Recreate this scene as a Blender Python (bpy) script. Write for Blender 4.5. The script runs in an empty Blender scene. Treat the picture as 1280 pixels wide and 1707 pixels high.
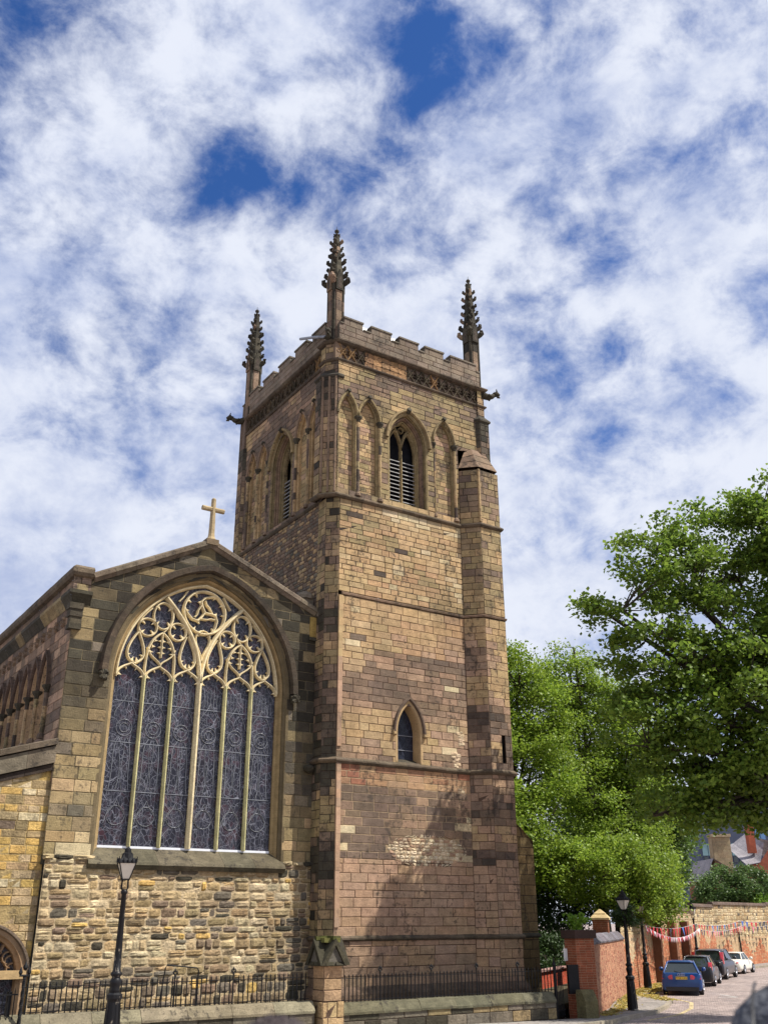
import bpy, math, random
import numpy as np
from mathutils import Vector, Matrix
R = math.radians
sc = bpy.context.scene
COL = sc.collection

# ------------------------------------------------------------------ camera
F = 1605.0; TH = R(23.0); YAW = R(33.6); ROLL = R(-0.23)
CAM = Vector((-17.69, -30.27, 3.0))
f0 = Vector((math.sin(YAW), math.cos(YAW), 0)); UPV = Vector((0, 0, 1))
fw = f0 * math.cos(TH) + UPV * math.sin(TH)
rt0 = fw.cross(UPV).normalized(); up0 = rt0.cross(fw)
rt = rt0 * math.cos(ROLL) + up0 * math.sin(ROLL)
up = -rt0 * math.sin(ROLL) + up0 * math.cos(ROLL)
cd = bpy.data.cameras.new('camera'); cam = bpy.data.objects.new('camera', cd); COL.objects.link(cam)
m = Matrix((rt, up, -fw)).transposed().to_4x4(); m.translation = CAM
cam.matrix_world = m
cd.sensor_fit = 'VERTICAL'; cd.sensor_height = 36; cd.lens = F / 1707 * 36
cd.clip_end = 3000; cd.clip_start = 0.05
cd.dof.use_dof = True; cd.dof.focus_distance = 42; cd.dof.aperture_fstop = 3.6
sc.camera = cam

# ------------------------------------------------------------------ light
SUN_AZ = R(133.0); SUN_EL = R(54.5)
sd = Vector((math.sin(SUN_AZ) * math.cos(SUN_EL), math.cos(SUN_AZ) * math.cos(SUN_EL), math.sin(SUN_EL)))
sl = bpy.data.lights.new('sun', 'SUN'); so = bpy.data.objects.new('sun', sl); COL.objects.link(so)
sl.energy = 5.0; sl.angle = R(0.5); sl.color = (1.0, 0.95, 0.87)
so.rotation_euler = (-sd).to_track_quat('-Z', 'Y').to_euler()
w = bpy.data.worlds.new('World'); sc.world = w; w.use_nodes = True
nt = w.node_tree; N = nt.nodes; L = nt.links
for n in list(N): N.remove(n)
def nd(t, **k):
    n = N.new(t)
    for a, b in k.items(): setattr(n, a, b)
    return n
def mth(op, a, b=None, c=None, clamp=False):
    n = nd('ShaderNodeMath', operation=op, use_clamp=clamp)
    for i, v in enumerate((a, b, c)):
        if v is None: continue
        if isinstance(v, (int, float)): n.inputs[i].default_value = v
        else: L.new(v, n.inputs[i])
    return n.outputs[0]
sky = nd('ShaderNodeTexSky', sky_type='NISHITA', sun_disc=False, sun_elevation=SUN_EL, sun_rotation=SUN_AZ)
sky.air_density = 1.0; sky.dust_density = 0.3; sky.ozone_density = 2.5
tc = nd('ShaderNodeTexCoord'); sep = nd('ShaderNodeSeparateXYZ'); L.new(tc.outputs['Generated'], sep.inputs[0])
zz = mth('ADD', mth('MAXIMUM', sep.outputs[2], 0.0), 0.16)
cmb = nd('ShaderNodeCombineXYZ')
L.new(sep.outputs[0], cmb.inputs[0]); L.new(sep.outputs[1], cmb.inputs[1]); L.new(mth('MULTIPLY', sep.outputs[2], 1.35), cmb.inputs[2])
def noise(vec, scale, detail, rough, dist=0.0, off=(0, 0, 0)):
    mp = nd('ShaderNodeMapping'); mp.inputs['Location'].default_value = off
    L.new(vec, mp.inputs[0])
    n = nd('ShaderNodeTexNoise'); n.inputs['Scale'].default_value = scale; n.inputs['Detail'].default_value = detail
    n.inputs['Roughness'].default_value = rough; n.inputs['Distortion'].default_value = dist
    L.new(mp.outputs[0], n.inputs['Vector']); return n.outputs[0]
n1 = noise(cmb.outputs[0], 5.4, 10, 0.60, 0.25, (3.1, 1.7, 0))
n2 = noise(cmb.outputs[0], 15, 9, 0.64, 0.2, (7.3, 4.2, 2))
n3 = noise(cmb.outputs[0], 4.2, 7, 0.58, 0.2, (1.3, 9.2, 5))
dens = mth('ADD', mth('MULTIPLY', n1, 0.95), mth('MULTIPLY', n2, 0.55))
# gaps of open sky, each a direction on the dome with a width
holes = [((.073,.708,.702),.08,.55),((.119,.778,.617),.055,.4),((.21,.85,.483),.075,.5),((.271,.687,.674),.06,.4),
 ((.332,.667,.667),.055,.5),((.381,.647,.661),.06,.55),((.385,.593,.707),.05,.4),((.40,.522,.750),.055,.6),((.461,.627,.628),.045,.5),
 ((.487,.597,.638),.045,.5),((.527,.557,.642),.05,.5),((.572,.535,.622),.05,.55),((.618,.45,.645),.06,.55),((.604,.515,.608),.04,.45),
 ((.566,.403,.719),.04,.4),((.642,.377,.668),.035,.4),((.582,.34,.739),.04,.5),((.631,.554,.543),.028,.5),((.719,.509,.474),.03,.35),((.407,.665,.626),.03,.3),
 ((.233,.665,.71),.07,.3),((.674,.609,.418),.04,.2),((-.6,.4,.6),.2,.4),((.5,-.5,.7),.25,.3)]
acc = None
wv = nd('ShaderNodeTexNoise'); wv.inputs['Scale'].default_value = 7; wv.inputs['Detail'].default_value = 5
L.new(tc.outputs['Generated'], wv.inputs['Vector'])
wo = nd('ShaderNodeVectorMath', operation='MULTIPLY_ADD'); L.new(wv.outputs['Color'], wo.inputs[0])
wo.inputs[1].default_value = (.12, .12, .12); wo.inputs[2].default_value = (-.06, -.06, -.06)
wd = nd('ShaderNodeVectorMath', operation='ADD'); L.new(tc.outputs['Generated'], wd.inputs[0]); L.new(wo.outputs[0], wd.inputs[1])
for (d, r, a) in holes:
    v = nd('ShaderNodeVectorMath', operation='DISTANCE'); L.new(wd.outputs[0], v.inputs[0]); v.inputs[1].default_value = d
    e = mth('MULTIPLY', mth('SUBTRACT', 1.0, mth('DIVIDE', v.outputs['Value'], r * 1.45), clamp=True), a * 0.34)
    acc = e if acc is None else mth('ADD', acc, e)
dens = mth('SUBTRACT', dens, acc)
# less open sky towards the horizon
dens = mth('ADD', dens, mth('MULTIPLY', mth('SUBTRACT', 0.75, sep.outputs[2], clamp=True), 0.30))
mr = nd('ShaderNodeMapRange', interpolation_type='SMOOTHSTEP'); L.new(dens, mr.inputs[0])
mr.inputs[1].default_value = 0.49; mr.inputs[2].default_value = 0.84
cr = nd('ShaderNodeMapRange', interpolation_type='SMOOTHSTEP')
L.new(mth('ADD', mth('MULTIPLY', n3, 0.7), mth('MULTIPLY', n2, 0.45)), cr.inputs[0]); cr.inputs[1].default_value = 0.40; cr.inputs[2].default_value = 0.68
cc = nd('ShaderNodeMix', data_type='RGBA'); L.new(cr.outputs[0], cc.inputs[0])
cc.inputs[6].default_value = (3.1, 3.65, 5.3, 1); cc.inputs[7].default_value = (5.8, 6.1, 6.9, 1)
tint = nd('ShaderNodeMix', data_type='RGBA', blend_type='MULTIPLY'); tint.inputs[0].default_value = 1
L.new(sky.outputs[0], tint.inputs[6]); tint.inputs[7].default_value = (0.30, 0.54, 0.92, 1)
mx = nd('ShaderNodeMix', data_type='RGBA'); L.new(mr.outputs[0], mx.inputs[0]); L.new(tint.outputs[2], mx.inputs[6]); L.new(cc.outputs[2], mx.inputs[7])
bg = nd('ShaderNodeBackground'); L.new(mx.outputs[2], bg.inputs[0]); bg.inputs[1].default_value = 0.1
wout = nd('ShaderNodeOutputWorld'); L.new(bg.outputs[0], wout.inputs[0])
sc.view_settings.view_transform = 'Standard'; sc.view_settings.look = 'None'
sc.view_settings.gamma = 1; sc.view_settings.exposure = 0.5
try: w.cycles.sampling_method = 'MANUAL'; w.cycles.sample_map_resolution = 512
except Exception: pass

# ------------------------------------------------------------------ helpers
def lin(r, g, b, k=0.80):
    f = lambda c: (c / 255 / 12.92 if c / 255 <= .04045 else ((c / 255 + .055) / 1.055) ** 2.4)
    return (f(r) * k, f(g) * k, f(b) * k)
def vary(c, rng, a=0.12, h=0.04):
    k = 1 + rng.uniform(-a, a)
    return (c[0] * k * (1 + rng.uniform(-h, h)), c[1] * k, c[2] * k * (1 + rng.uniform(-h, h)))
def gz(x, y):
    D = (x - CAM.x) * f0.x + (y - CAM.y) * f0.y
    return float(np.interp(D, [-1, 3, 23, 40, 55, 400], [1.12, 1.12, .32, -.2, -.3, -.3]))

class Fr:
    def __init__(s, o, u, w): s.o = Vector(o); s.u = Vector(u).normalized(); s.w = Vector(w).normalized()
    def __call__(s, a, b, c=0.0): return s.o + s.u * a + UPV * b + s.w * c
    def sh(s, c): return Fr(s.o + s.w * c, s.u, s.w)

class MB:
    def __init__(s): s.V = []; s.F = []; s.C = []; s.c = (.5, .5, .5)
    def v(s, p): s.V.append((p[0], p[1], p[2])); return len(s.V) - 1
    def face(s, ids, col=None): s.F.append(tuple(ids)); s.C.append(col or s.c)
    def poly(s, pts, col=None): s.face([s.v(p) for p in pts], col)
    def box(s, lo, hi, col=None, M=None):
        x0, y0, z0 = lo; x1, y1, z1 = hi
        P = [(x0,y0,z0),(x1,y0,z0),(x1,y1,z0),(x0,y1,z0),(x0,y0,z1),(x1,y0,z1),(x1,y1,z1),(x0,y1,z1)]
        if M is not None: P = [M @ Vector(p) for p in P]
        i = [s.v(p) for p in P]
        for f in ((3,2,1,0),(4,5,6,7),(0,1,5,4),(1,2,6,5),(2,3,7,6),(3,0,4,7)): s.face([i[k] for k in f], col)
    def fbox(s, fr, a0, a1, b0, b1, c0, c1, col=None):
        P = [fr(a,b,c) for (a,b,c) in ((a0,b0,c0),(a1,b0,c0),(a1,b0,c1),(a0,b0,c1),(a0,b1,c0),(a1,b1,c0),(a1,b1,c1),(a0,b1,c1))]
        i = [s.v(p) for p in P]
        for f in ((0,1,2,3),(7,6,5,4),(4,5,1,0),(5,6,2,1),(6,7,3,2),(7,4,0,3)): s.face([i[k] for k in f], col)
    def tube(s, pts, rad, n=6, col=None, caps=True):
        pts = [Vector(p) for p in pts]; rings = []
        rads = rad if isinstance(rad, (list, tuple)) else [rad] * len(pts)
        ref = Vector((0.31, 0.17, 0.93))
        for i, p in enumerate(pts):
            t = (pts[min(i+1, len(pts)-1)] - pts[max(i-1, 0)]).normalized()
            a = t.cross(ref)
            if a.length < .05: a = t.cross(Vector((1, 0, 0)))
            a.normalize(); b = t.cross(a)
            rings.append([s.v(p + (a*math.cos(2*math.pi*k/n) + b*math.sin(2*math.pi*k/n)) * rads[i]) for k in range(n)])
        for i in range(len(rings)-1):
            for k in range(n): s.face((rings[i][k], rings[i][(k+1)%n], rings[i+1][(k+1)%n], rings[i+1][k]), col)
        if caps: s.face(rings[0][::-1], col); s.face(rings[-1], col)
    def lathe(s, o, prof, n=12, col=None, rot=0.0, sq=False):
        o = Vector(o); rings = []
        for (r, z) in prof:
            rings.append([s.v(o + Vector((r*math.cos(rot+2*math.pi*k/n), r*math.sin(rot+2*math.pi*k/n), z))) for k in range(n)])
        for i in range(len(rings)-1):
            for k in range(n): s.face((rings[i][k], rings[i][(k+1)%n], rings[i+1][(k+1)%n], rings[i+1][k]), col)
        s.face(rings[0][::-1], col); s.face(rings[-1], col)
    def loft(s, rings, col=None, closed=True, caps=True):
        R_ = [[s.v(p) for p in r] for r in rings]; n = len(R_[0])
        for i in range(len(R_)-1):
            for k in range(n if closed else n-1): s.face((R_[i][k], R_[i][(k+1)%n], R_[i+1][(k+1)%n], R_[i+1][k]), col)
        if caps and closed: s.face(R_[0][::-1], col); s.face(R_[-1], col)
    def build(s, name, mat, parent=None, smooth=False):
        me = bpy.data.meshes.new(name); me.from_pydata(s.V, [], s.F); me.update()
        at = me.color_attributes.new('Col', 'FLOAT_COLOR', 'CORNER')
        tot = np.fromiter((len(f) for f in s.F), int, len(s.F))
        cols = np.ones((len(s.F), 4), dtype=np.float32); cols[:, :3] = np.array(s.C, dtype=np.float32).reshape(-1, 3)
        at.data.foreach_set('color', np.repeat(cols, tot, axis=0).ravel())
        if smooth: me.polygons.foreach_set('use_smooth', [True] * len(s.F))
        me.materials.append(mat)
        o = bpy.data.objects.new(name, me); COL.objects.link(o)
        if parent: o.parent = parent
        return o

def fin(mb, name, mat, parent, smooth=False):
    """build with the mesh centred on a sensible origin relative to the parent (parents stand unrotated unless stated)"""
    if parent is not None:
        q = parent; off = Vector((0, 0, 0))
        while q is not None: off += q.location; q = q.parent
        mb.V = [(a - off.x, b - off.y, c - off.z) for a, b, c in mb.V]
    return mb.build(name, mat, parent, smooth)
def tag(o, label=None, cat=None, group=None, kind=None):
    if label: o['label'] = label
    if cat: o['category'] = cat
    if group: o['group'] = group
    if kind: o['kind'] = kind
    return o
def empty(name, loc, rz=0.0):
    o = bpy.data.objects.new(name, None); o.empty_display_size = .3; COL.objects.link(o)
    o.location = loc; o.rotation_euler = (0, 0, rz); return o
def copy_tree(o, parent=None):
    c = o.copy(); COL.objects.link(c); c.parent = parent
    for ch in list(o.children): copy_tree(ch, c)
    return c

# ------------------------------------------------------------------ materials
def newmat(name):
    mt = bpy.data.materials.new(name); mt.use_nodes = True
    t = mt.node_tree; b = t.nodes['Principled BSDF']; return mt, t, b
def nz(t, scale, detail=4, rough=.6, coord='Object', dist=0, stretch=None):
    c = t.nodes.new('ShaderNodeTexCoord'); n = t.nodes.new('ShaderNodeTexNoise')
    n.inputs['Scale'].default_value = scale; n.inputs['Detail'].default_value = detail; n.inputs['Roughness'].default_value = rough
    n.inputs['Distortion'].default_value = dist
    if stretch:
        mp = t.nodes.new('ShaderNodeMapping'); mp.inputs['Scale'].default_value = stretch
        t.links.new(c.outputs[coord], mp.inputs[0]); t.links.new(mp.outputs[0], n.inputs['Vector'])
    else: t.links.new(c.outputs[coord], n.inputs['Vector'])
    return n.outputs[0]
def rng_(t, s, a, b, c, d, smooth=False):
    n = t.nodes.new('ShaderNodeMapRange'); t.links.new(s, n.inputs[0])
    if smooth: n.interpolation_type = 'SMOOTHSTEP'
    for i, v in enumerate((a, b, c, d)): n.inputs[i+1].default_value = v
    return n.outputs[0]
def mul(t, a, b, mode='MULTIPLY'):
    n = t.nodes.new('ShaderNodeMath'); n.operation = mode
    for i, v in enumerate((a, b)):
        if isinstance(v, (int, float)): n.inputs[i].default_value = v
        else: t.links.new(v, n.inputs[i])
    return n.outputs[0]
def colmul(t, col, fac):
    n = t.nodes.new('ShaderNodeVectorMath'); n.operation = 'SCALE'
    if isinstance(col, tuple): n.inputs[0].default_value = col[:3]
    else: t.links.new(col, n.inputs[0])
    t.links.new(fac, n.inputs['Scale']); return n.outputs[0]
def mixc(t, fac, a, b):
    n = t.nodes.new('ShaderNodeMix'); n.data_type = 'RGBA'; t.links.new(fac, n.inputs[0])
    for i, v in ((6, a), (7, b)):
        if isinstance(v, tuple): n.inputs[i].default_value = (*v[:3], 1)
        else: t.links.new(v, n.inputs[i])
    return n.outputs[2]
def bump(t, b, h, dist, strength=1.0):
    n = t.nodes.new('ShaderNodeBump'); n.inputs['Distance'].default_value = dist; n.inputs['Strength'].default_value = strength
    t.links.new(h, n.inputs['Height']); t.links.new(n.outputs[0], b.inputs['Normal'])
def masonry(name, amp=.22, blotch=.35, bd=.02, rough=.92, grime=(.035,.03,.025), gfac=.0, fine=28):
    mt, t, b = newmat(name)
    a = t.nodes.new('ShaderNodeAttribute'); a.attribute_name = 'Col'
    f = nz(t, fine, 6, .7); m_ = nz(t, 3.5, 5, .65); l = nz(t, .55, 4, .6, stretch=(1, 1, .45))
    k = mul(t, rng_(t, f, .25, .75, 1-amp, 1+amp), rng_(t, m_, .3, .7, 1-blotch*.6, 1+blotch*.5))
    k = mul(t, k, rng_(t, l, .35, .65, 1-blotch*.45, 1.1))
    k = mul(t, k, rng_(t, nz(t, 3.0, 5, .7, stretch=(1, 1, 9)), .3, .7, 1-amp*.7, 1+amp*.55))
    c = colmul(t, a.outputs['Color'], k)
    if gfac > 0:
        g = rng_(t, mul(t, nz(t, 1.1, 6, .72, stretch=(1, 1, .5), dist=.4), nz(t, 7, 5, .7), 'MULTIPLY'), .27, .36, 0, gfac, True)
        c = mixc(t, g, c, grime)
    t.links.new(c, b.inputs['Base Color']); b.inputs['Roughness'].default_value = rough
    b.inputs['Specular IOR Level'].default_value = .25
    h = mul(t, f, mul(t, m_, .8), 'ADD'); bump(t, b, h, bd, .9)
    return mt
M_ash = masonry('ashlar stone', .24, .45, .03, gfac=.7)
M_pink = masonry('dressed stone', .15, .28, .012, gfac=.35)
M_rub = masonry('rubble stone', .32, .55, .045, gfac=.5, fine=16)
M_carv = masonry('carved stone', .28, .6, .03, gfac=.75, fine=22)
M_trac = masonry('pale tracery stone', .16, .4, .015, gfac=.25, fine=20)
M_brick = masonry('brickwork', .2, .3, .01, fine=30)
def simple(name, col, rough=.5, metal=0, amp=.1, sc_=10, spec=.5, bd=0.0, coat=0):
    mt, t, b = newmat(name)
    n = nz(t, sc_, 4, .6); t.links.new(colmul(t, col, rng_(t, n, .3, .7, 1-amp, 1+amp)), b.inputs['Base Color'])
    b.inputs['Roughness'].default_value = rough; b.inputs['Metallic'].default_value = metal; b.inputs['Specular IOR Level'].default_value = spec
    if coat: b.inputs['Coat Weight'].default_value = coat; b.inputs['Coat Roughness'].default_value = .05
    if bd: bump(t, b, n, bd)
    return mt
M_iron = simple('black iron', (.008, .008, .009), .6, 0, .4, 18, .22, .003)
def flaky():
    mt, t, b = newmat('flaking black paint')
    n = nz(t, 9, 6, .7, stretch=(1, 1, .35)); g = rng_(t, n, .6, .64, 0, 1, True)
    t.links.new(mixc(t, g, (.008, .008, .009), (.2, .17, .13)), b.inputs['Base Color'])
    b.inputs['Specular IOR Level'].default_value = .28; b.inputs['Roughness'].default_value = .45; bump(t, b, n, .004); return mt
M_post = flaky()
M_lead = simple('lead', (.22, .23, .25), .45, .3, .3, 3, .5, .005)
M_paleslat = simple('weathered slats', (.31, .30, .28), .7, 0, .3, 6)
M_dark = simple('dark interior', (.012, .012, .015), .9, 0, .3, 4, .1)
def glassmat(name, base, line, scale, lw, patch):
    mt, t, b = newmat(name)
    c = t.nodes.new('ShaderNodeTexCoord'); mp = t.nodes.new('ShaderNodeMapping'); mp.inputs['Scale'].default_value = (1, .02, .75)
    t.links.new(c.outputs['Object'], mp.inputs[0])
    dn = t.nodes.new('ShaderNodeTexNoise'); dn.inputs['Scale'].default_value = 2.0; t.links.new(mp.outputs[0], dn.inputs['Vector'])
    ad = t.nodes.new('ShaderNodeVectorMath'); ad.operation = 'MULTIPLY_ADD'; t.links.new(dn.outputs['Color'], ad.inputs[0]); ad.inputs[1].default_value = (.35, 0, .35); t.links.new(mp.outputs[0], ad.inputs[2])
    vo = t.nodes.new('ShaderNodeTexVoronoi'); vo.feature = 'DISTANCE_TO_EDGE'; vo.inputs['Scale'].default_value = scale; t.links.new(ad.outputs[0], vo.inputs['Vector'])
    vc = t.nodes.new('ShaderNodeTexVoronoi'); vc.inputs['Scale'].default_value = scale; t.links.new(ad.outputs[0], vc.inputs['Vector'])
    v2 = t.nodes.new('ShaderNodeTexVoronoi'); v2.feature = 'DISTANCE_TO_EDGE'; v2.inputs['Scale'].default_value = scale*.42; t.links.new(ad.outputs[0], v2.inputs['Vector'])
    v3 = t.nodes.new('ShaderNodeTexVoronoi'); v3.feature = 'DISTANCE_TO_EDGE'; v3.inputs['Scale'].default_value = scale*2.1; t.links.new(ad.outputs[0], v3.inputs['Vector'])
    ln = mul(t, rng_(t, vo.outputs['Distance'], lw*.6, lw*1.4, .8, 0), rng_(t, v2.outputs['Distance'], lw*.3, lw*.8, 1, 0), 'MAXIMUM')
    ln = mul(t, ln, mul(t, rng_(t, v3.outputs['Distance'], lw*.6, lw*1.6, .75, 0), rng_(t, nz(t, 2.2, 3, .6), .48, .56, 0, 1), 'MULTIPLY'), 'MAXIMUM')
    ln = mul(t, ln, rng_(t, nz(t, 4.5, 4, .7), .3, .7, .35, 1.25))
    pn = nz(t, 1.1, 3, .6); sepc = t.nodes.new('ShaderNodeSeparateColor'); t.links.new(vc.outputs['Color'], sepc.inputs[0])
    basec = mixc(t, mul(t, rng_(t, pn, .45, .62, 0, 1), rng_(t, sepc.outputs[0], .4, .6, 0, 1)), base, patch)
    k = rng_(t, sepc.outputs[1], 0, 1, .6, 1.5)
    t.links.new(mixc(t, ln, colmul(t, basec, k), line), b.inputs['Base Color'])
    b.inputs['Roughness'].default_value = .28; b.inputs['Specular IOR Level'].default_value = .35
    bump(t, b, nz(t, 14, 3, .6), .01, .5); return mt
M_stain = glassmat('leaded stained glass', (.014, .014, .022), (.185, .19, .225), 8.0, .026, (.035, .013, .018))
M_leaded = glassmat('dark leaded glass', (.01, .012, .022), (.05, .055, .075), 7, .03, (.015, .018, .03))
M_lampglass = simple('clouded lamp glass', (.62, .58, .48), .2, 0, .1, 5, .6)
M_flash = simple('white lead flashing', (.75, .77, .8), .4, .2, .05, 5)

# ------------------------------------------------------------------ wall building
def arch_half(h, z, a):
    cx, half, z0, spr, rise = a; R_ = (half*half + rise*rise) / (2*half)
    if z <= spr: return half
    q = R_*R_ - (z-spr)**2
    if q <= 0: return 0
    return max(0, half - R_ + math.sqrt(q))
def apath(a, d=0.0, n=14):
    cx, half, z0, spr, rise = a; R_ = (half*half + rise*rise) / (2*half)
    cR = R_ - half; r = R_ + d; ap = math.sqrt(max(r*r - cR*cR, 1e-6)); th = math.atan2(ap, cR)
    pl = [(cx - (half + d), z0)]
    for i in range(n+1):
        t = th*i/n; pl.append((cx + cR - r*math.cos(t), spr + r*math.sin(t)))
    pr = [(2*cx - x, z) for x, z in pl[::-1]][1:]
    return pl + pr
def sub_iv(iv, z, holes):
    out = list(iv)
    for a in holes:
        if a[2] <= z < a[3] + a[4]:
            h = arch_half(0, z, a); lo, hi = a[0]-h, a[0]+h; nw = []
            for (p, q) in out:
                if hi <= p or lo >= q: nw.append((p, q)); continue
                if lo > p: nw.append((p, lo))
                if hi < q: nw.append((hi, q))
            out = nw
    return out
def blocks(mb, fr, z0, z1, iv, ch, bw, colf, seed, mortar, depth=.012, gap=.009, bev=.012, rubble=0.0, jit=.004, back=True):
    rg = random.Random(seed); z = z0
    while z < z1 - .03:
        h = rg.uniform(*ch); zt = z + h
        if z1 - zt < ch[0]*.6: zt = z1
        A = iv(z + .002); B = iv(zt - .002)
        if len(A) != len(B): A = B = iv((z+zt)/2)
        for (a0, a1), (b0, b1) in zip(A, B):
            if back: mb.poly([fr(a0, z, 0), fr(a1, z, 0), fr(b1, zt, 0), fr(b0, zt, 0)], mortar)
            lo, hi = min(a0, b0), max(a1, b1); cuts = [lo]; x = lo + rg.uniform(bw[0]*.4, bw[1]*.8)
            while x < hi - bw[0]*.35: cuts.append(x); x += rg.uniform(*bw)
            cuts.append(hi)
            for p, q in zip(cuts[:-1], cuts[1:]):
                xb0, xb1 = max(p, a0), min(q, a1); xt0, xt1 = max(p, b0), min(q, b1)
                if xb1 - xb0 < .035 and xt1 - xt0 < .035: continue
                if xb1 < xb0: xb0 = xb1 = (xb0+xb1)/2
                if xt1 < xt0: xt0 = xt1 = (xt0+xt1)/2
                col = colf((xb0+xb1)/2, (z+zt)/2, rg)
                if col is None: continue
                parts = [(z, zt)]
                if rubble and rg.random() < .25 and zt - z > .16:
                    mz = z + (zt-z)*rg.uniform(.4, .6); parts = [(z, mz), (mz, zt)]
                for (za, zb) in parts:
                    f1 = (za-z)/(zt-z); f2 = (zb-z)/(zt-z)
                    X0, X1 = xb0+(xt0-xb0)*f1, xb1+(xt1-xb1)*f1; X2, X3 = xb0+(xt0-xb0)*f2, xb1+(xt1-xb1)*f2
                    cc_ = col if len(parts) == 1 else colf((X0+X1)/2, za, rg) or col
                    g = gap * rg.uniform(.4, 1.35); d = depth + rg.uniform(-jit, jit)
                    if not rubble and jit > .0045 and rg.random() < .08: d = max(.002, d-rg.uniform(.004, .012))
                    if rubble: stone(mb, fr, X0, X1, X2, X3, za, zb, g, d, rubble, cc_, rg)
                    else:
                        q_ = [rg.uniform(-.35, .35)*g for _ in range(8)]
                        o_ = [mb.v(fr(u, v, min(-.002, d-.004))) for u, v in ((X0+g+q_[0], za+g+q_[1]), (X1-g+q_[2], za+g+q_[3]), (X3-g+q_[4], zb-g+q_[5]), (X2+g+q_[6], zb-g+q_[7]))]
                        e = g + bev
                        tl = rg.uniform(-jit, jit)*.5
                        i_ = [mb.v(fr(u, v, d + s_)) for (u, v), s_ in zip(((X0+e, za+e), (X1-e, za+e), (X3-e, zb-e), (X2+e, zb-e)), (tl, -tl, tl*.5, 0))]
                        mb.face(i_, cc_)
                        for k in range(4): mb.face((o_[k], o_[(k+1)%4], i_[(k+1)%4], i_[k]), cc_)
        z = zt
def stone(mb, fr, X0, X1, X2, X3, za, zb, g, d, rb, col, rg):
    nu, nv = 5, 4; ids = []
    h = zb-za; w_ = (X1-X0+X3-X2)/2; rr = min(h, w_)*.10
    j = [rg.uniform(-.28, .28)*h for _ in range(8)]
    tx, tz = rg.uniform(-1, 1)*rb*.4, rg.uniform(-1, 1)*rb*.4
    for b in range(nv+1):
        t = b/nv; row = []
        for a in range(nu+1):
            s = a/nu
            x = (X0*(1-s)+X1*s)*(1-t) + (X2*(1-s)+X3*s)*t; zc = za + h*t
            ex = min(s, 1-s)*w_; ez = min(t, 1-t)*h
            corner = 1.0 if (a in (0, nu) and b in (0, nv)) else 0
            x += (g + corner*rr*.6) * (1 if s < .5 else -1) * (1-min(s, 1-s)*2) ; zc += (g + corner*rr*.6) * (1 if t < .5 else -1) * (1-min(t, 1-t)*2)
            zc += (j[0]*(1-s)*(1-t) + j[1]*s*(1-t) + j[2]*(1-s)*t + j[3]*s*t)*.35
            edge = a in (0, nu) or b in (0, nv)
            wv_ = -.004 if edge else d + rb*(.35*min(1, min(ex, ez)/.03)) + rg.uniform(-1, 1)*rb*.28 + tx*(s-.5) + tz*(t-.5)
            row.append(mb.v(fr(x, zc, wv_)))
        ids.append(row)
    for b in range(nv):
        for a in range(nu): mb.face((ids[b][a], ids[b][a+1], ids[b+1][a+1], ids[b+1][a]), col)
def rings2(mb, fr, a, prof, col, n=14):
    """nested moulding round an arched opening: prof = [(offset outward, depth)]"""
    P = [[mb.v(fr(x, z, wd_)) for x, z in apath(a, d, n)] for d, wd_ in prof]
    for i in range(len(P)-1):
        for k in range(len(P[0])-1): mb.face((P[i][k], P[i][k+1], P[i+1][k+1], P[i+1][k]), col)
def hood(mb, fr, a, d0, w0, d1, w1, col, n=14, drop=0.0):
    """projecting hood mould following the arch only"""
    prof = [(d0, 0), (d0, w1*.55), (d0+(d1-d0)*.35, w1), (d1, w1), (d1, w1*.5), (d1+.02, 0)]
    P = []
    for d, wd_ in prof:
        pts = apath(a, d, n); pts = pts[1:-1]
        if drop: pts = [(pts[0][0], pts[0][1]-drop)] + pts + [(pts[-1][0], pts[-1][1]-drop)]
        P.append([mb.v(fr(x, z, wd_)) for x, z in pts])
    for i in range(len(P)-1):
        for k in range(len(P[0])-1): mb.face((P[i][k], P[i][k+1], P[i+1][k+1], P[i+1][k]), col)
def afill(mb, fr, a, wd_, d, col, n=14):
    pts = apath(a, d, n); L_ = len(pts)
    for k in range(L_//2): mb.poly([fr(pts[k][0], pts[k][1], wd_), fr(pts[L_-1-k][0], pts[L_-1-k][1], wd_), fr(pts[L_-2-k][0], pts[L_-2-k][1], wd_), fr(pts[k+1][0], pts[k+1][1], wd_)] if k < L_//2-1 else [fr(pts[k][0], pts[k][1], wd_), fr(pts[L_-1-k][0], pts[L_-1-k][1], wd_), fr(pts[k+1][0], pts[k+1][1], wd_)], col)
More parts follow.
